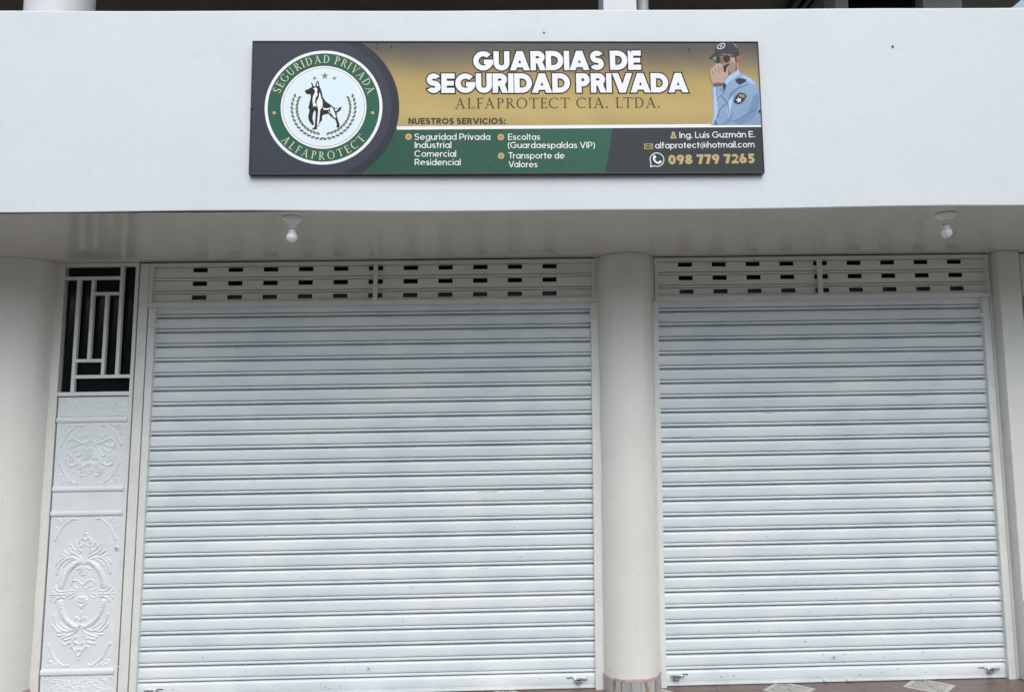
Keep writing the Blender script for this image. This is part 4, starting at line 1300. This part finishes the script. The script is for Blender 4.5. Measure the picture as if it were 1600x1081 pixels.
def star(x, y, r, rot=90): return [(x + (r if i % 2 == 0 else r * .40) * math.cos(math.radians(rot + 36 * i)), y + (r if i % 2 == 0 else r * .40) * math.sin(math.radians(rot + 36 * i))) for i in range(10)]
# emblem artwork traced in millimetres relative to the emblem centre
EM = 1 / 7.72 * .003135      # one tracing unit in metres on the board
def E2(p): return (EX + (p[0] - 508) * EM, EY + (522 - p[1]) * EM * 1.01)
for (x, y, r) in ((516, 130, 48), (394, 160, 28), (633, 160, 29)):
    printed('star', [('star', [star(*E2((x, y)), r * EM)])], layer=12)
lv = []
for side in (-1, 1):
    for i in range(15):
        a = math.radians(156 + (267 - 156) * i / 14)
        for rr, da in ((382, 26), (322, -26)):
            if rr == 322 and i == 14: continue
            px, py = 508 + (rr) * math.cos(a) * (-side if side > 0 else 1), 535 - rr * math.sin(a)
            x, y = E2((px, py))
            tang = math.degrees(a) - 90 + da
            if side > 0: tang = 180 - tang
            lv.append(circ(x, y, .0106, .0056, 12, rot=tang))
printed('laurel_wreath', [('olive', lv)], layer=12)
body = [(275, 322), (300, 303), (325, 297), (340, 280), (366, 272), (356, 235), (354, 203), (368, 225), (384, 262), (402, 266), (406, 232), (428, 190), (446, 212), (452, 258), (470, 295), (487, 345), (495, 395), (530, 450), (600, 500), (632, 530), (680, 538), (705, 528), (725, 512), (718, 550), (700, 575), (668, 588), (668, 640), (690, 700), (706, 745), (702, 776), (665, 776), (672, 740), (655, 682), (610, 652), (565, 604), (540, 612), (510, 615), (490, 640), (493, 682), (455, 735), (446, 768), (432, 762), (430, 800), (374, 804), (380, 788), (405, 768), (410, 700), (414, 582), (400, 560), (384, 600), (376, 660), (397, 742), (374, 748), (335, 690), (324, 640), (340, 560), (325, 530), (335, 480), (352, 400), (346, 362), (300, 359)]
lights = [[(376, 292), (412, 274), (432, 300), (424, 340), (442, 360), (414, 400), (404, 440), (424, 500), (418, 520), (395, 505), (384, 530), (372, 440), (378, 385), (392, 355), (404, 325)],
          [(458, 330), (476, 400), (496, 450), (494, 520), (468, 560), (458, 700), (442, 758), (432, 750), (444, 560), (430, 500), (420, 455), (446, 400)],
          [(598, 515), (622, 545), (646, 600), (658, 640), (652, 664), (626, 645), (602, 600), (582, 550)], [(498, 528), (540, 542), (586, 528), (566, 556), (512, 558)],
          [(640, 546), (692, 545), (668, 566), (652, 572)], [(426, 212), (440, 254), (420, 262)], [(560, 560), (590, 590), (600, 615), (575, 590)]]
darks = [[(436, 330), (452, 350), (440, 372), (428, 440), (412, 480), (402, 470), (418, 400), (432, 370)], [(384, 300), (400, 298), (402, 305), (386, 308)]]
def poly_e(ps): return [[E2(p) for p in q] for q in ps]
printed('dog', [('black', poly_e([body])), ('white', poly_e(lights)), ('black', poly_e(darks))], layer=12, label='black and white standing shepherd dog')

# ---- printed photograph of a guard, as flat shapes
def G(p):   # tracing units of the portrait -> metres on the board
    x, y = p
    return ((2250 + x * .4150 - y * .0150) / 1000, (696.5 - y * .4345) / 1000)
def Gp(ps): return [[G(p) for p in q] for q in ps]
def Gc(x, y, rx, ry, n=24, rot=0): return [G(p) for p in circ(x, y, rx, ry, n, rot=rot)]
def Gl(pts, w): return [line(G(a), G(b), w * .00041) for a, b in zip(pts, pts[1:])]
shirt = [(240, 515), (300, 455), (410, 385), (425, 365), (450, 430), (520, 450), (600, 495), (650, 560), (676, 640), (686, 800), (690, 1045), (85, 1045), (120, 930), (115, 760), (95, 640), (122, 572), (215, 568), (235, 556)]
face = [(150, 215), (330, 190), (385, 215), (440, 200), (448, 245), (435, 285), (412, 302), (412, 385), (330, 430), (250, 482), (230, 400), (160, 330), (145, 260)]
cap = [(72, 246), (84, 214), (130, 180), (150, 110), (185, 64), (230, 52), (340, 52), (385, 75), (420, 130), (442, 190), (425, 215), (385, 222), (330, 195), (240, 185), (170, 190), (120, 222), (96, 248)]
hand = [(150, 312), (200, 303), (232, 335), (245, 410), (262, 420), (282, 360), (300, 420), (287, 470), (246, 500), (222, 572), (120, 577), (95, 520), (75, 450), (80, 380), (118, 345)]
printed('guard_portrait', [
    ('shirt', Gp([shirt])), 
    ('shirt_l', Gp([[(245, 515), (300, 455), (410, 387), (424, 370), (440, 430), (330, 510), (270, 560)], [(455, 440), (560, 480), (640, 560), (560, 540), (470, 470)], [(120, 600), (150, 590), (170, 900), (110, 1030), (92, 1040), (122, 930), (117, 760)], [(300, 760), (345, 690), (352, 760), (320, 860), (300, 960), (280, 900)]])),
    ('shirt_d', Gp([[(540, 560), (430, 600), (300, 740), (330, 660), (420, 590)], [(600, 700), (660, 660), (672, 760), (640, 900), (560, 1000), (420, 1040), (360, 1010), (520, 920)], [(300, 960), (360, 880), (340, 1000), (240, 1042), (200, 1042)]])),
    ('shirt_dd', Gl([(215, 690), (250, 740), (288, 782)], 12) + Gl([(150, 752), (180, 710), (214, 690)], 8) + Gl([(165, 960), (180, 880), (240, 810), (292, 785)], 11) + Gl([(290, 785), (300, 860), (290, 930)], 8) + Gl([(300, 745), (330, 665), (420, 600), (540, 555)], 9) + Gl([(360, 1002), (500, 930), (620, 860)], 8) + Gl([(160, 590), (150, 700)], 7) + Gl([(205, 600), (240, 680)], 9) + Gp([[(130, 1045), (130, 970), (168, 1045)]])),
    ('skin', Gp([face])),
    ('skin_d', Gp([[(385, 222), (412, 240), (412, 385), (380, 400), (395, 300)], [(204, 232), (224, 232), (236, 312), (190, 312)], [(250, 482), (330, 430), (300, 380), (262, 430)]])),
    ('ear', Gp([[(402, 230), (440, 212), (446, 258), (420, 292), (402, 272)]])), ('skin_l', Gp([[(325, 240), (375, 250), (380, 300), (340, 290)], [(400, 300), (410, 300), (420, 370), (408, 380)]])),
    ('navy', Gp([[(228, 528), (275, 570), (260, 612), (244, 652), (230, 570)], [(385, 500), (420, 480), (517, 498), (511, 525), (432, 562), (388, 520)], [(380, 215), (400, 215), (399, 292), (386, 282)]])),
    ('cap', Gp([cap])), ('cap_l', Gp([[(345, 54), (385, 72), (412, 118), (400, 112), (372, 78)], [(170, 196), (240, 188), (330, 198), (384, 222), (330, 206), (240, 196)]])),
    ('white', [p for p in [[(G((213 + 50 * math.cos(a) , 96 + 36 * math.sin(a) - 14 * math.cos(a)))) for a in (i / 18 * 2 * math.pi, (i + 1) / 18 * 2 * math.pi)] + [G((213 + 41 * math.cos(a), 96 + 28 * math.sin(a) - 12 * math.cos(a))) for a in ((i + 1) / 18 * 2 * math.pi, i / 18 * 2 * math.pi)] for i in range(18)]] + [star(*G((213, 98)), .0098, 80)]),
    ('cap', [star(*G((213, 98)), .0055, 80)]),
    ('lens', [Gc(278, 248, 44, 46), Gc(175, 258, 28, 46)] + Gl([(150, 212), (400, 220)], 8)), ('teal', Gp([[(118, 236), (146, 230), (148, 276), (124, 268)], ])),
    ('lens', Gp([[(232, 338), (304, 306), (308, 324), (276, 350), (266, 422), (240, 412), (228, 370)]])),
    ('skin_l', Gp([hand])),
    ('skin_d', Gl([(176, 345), (186, 400), (182, 430)], 7) + Gl([(136, 352), (148, 410)], 7) + Gl([(214, 350), (222, 410)], 6) + Gl([(100, 400), (112, 450)], 7) + Gp([[(120, 540), (225, 540), (222, 572), (122, 577)]])),
    ('navy', Gp([[(430, 658), (490, 668), (520, 700), (470, 772), (420, 796), (370, 776), (358, 755), (386, 700)]])),
    ('tan2', Gp([[(432, 676), (488, 686), (500, 706), (478, 724), (420, 700)]])),
    ('white', [star(*G((422, 750)), .0165, 100)]),
], layer=5, label='printed picture of a guard in cap and sunglasses speaking into a radio')
# grime spots on the print
r = random.Random(3)
sp_ = []
for _ in range(34):
    x, y = r.uniform(.02, SW - .02), r.choice((r.uniform(.005, .05), r.uniform(SH - .05, SH - .006)))
    s = r.uniform(.0012, .0042)
    sp_.append([(x + s * r.uniform(.5, 1.3) * math.cos(a), y + s * r.uniform(.5, 1.3) * math.sin(a)) for a in np.linspace(0, 5.6, 7)])
o = printed('grime_spots', [('outline', sp_)], layer=20)
o['kind'] = 'stuff'
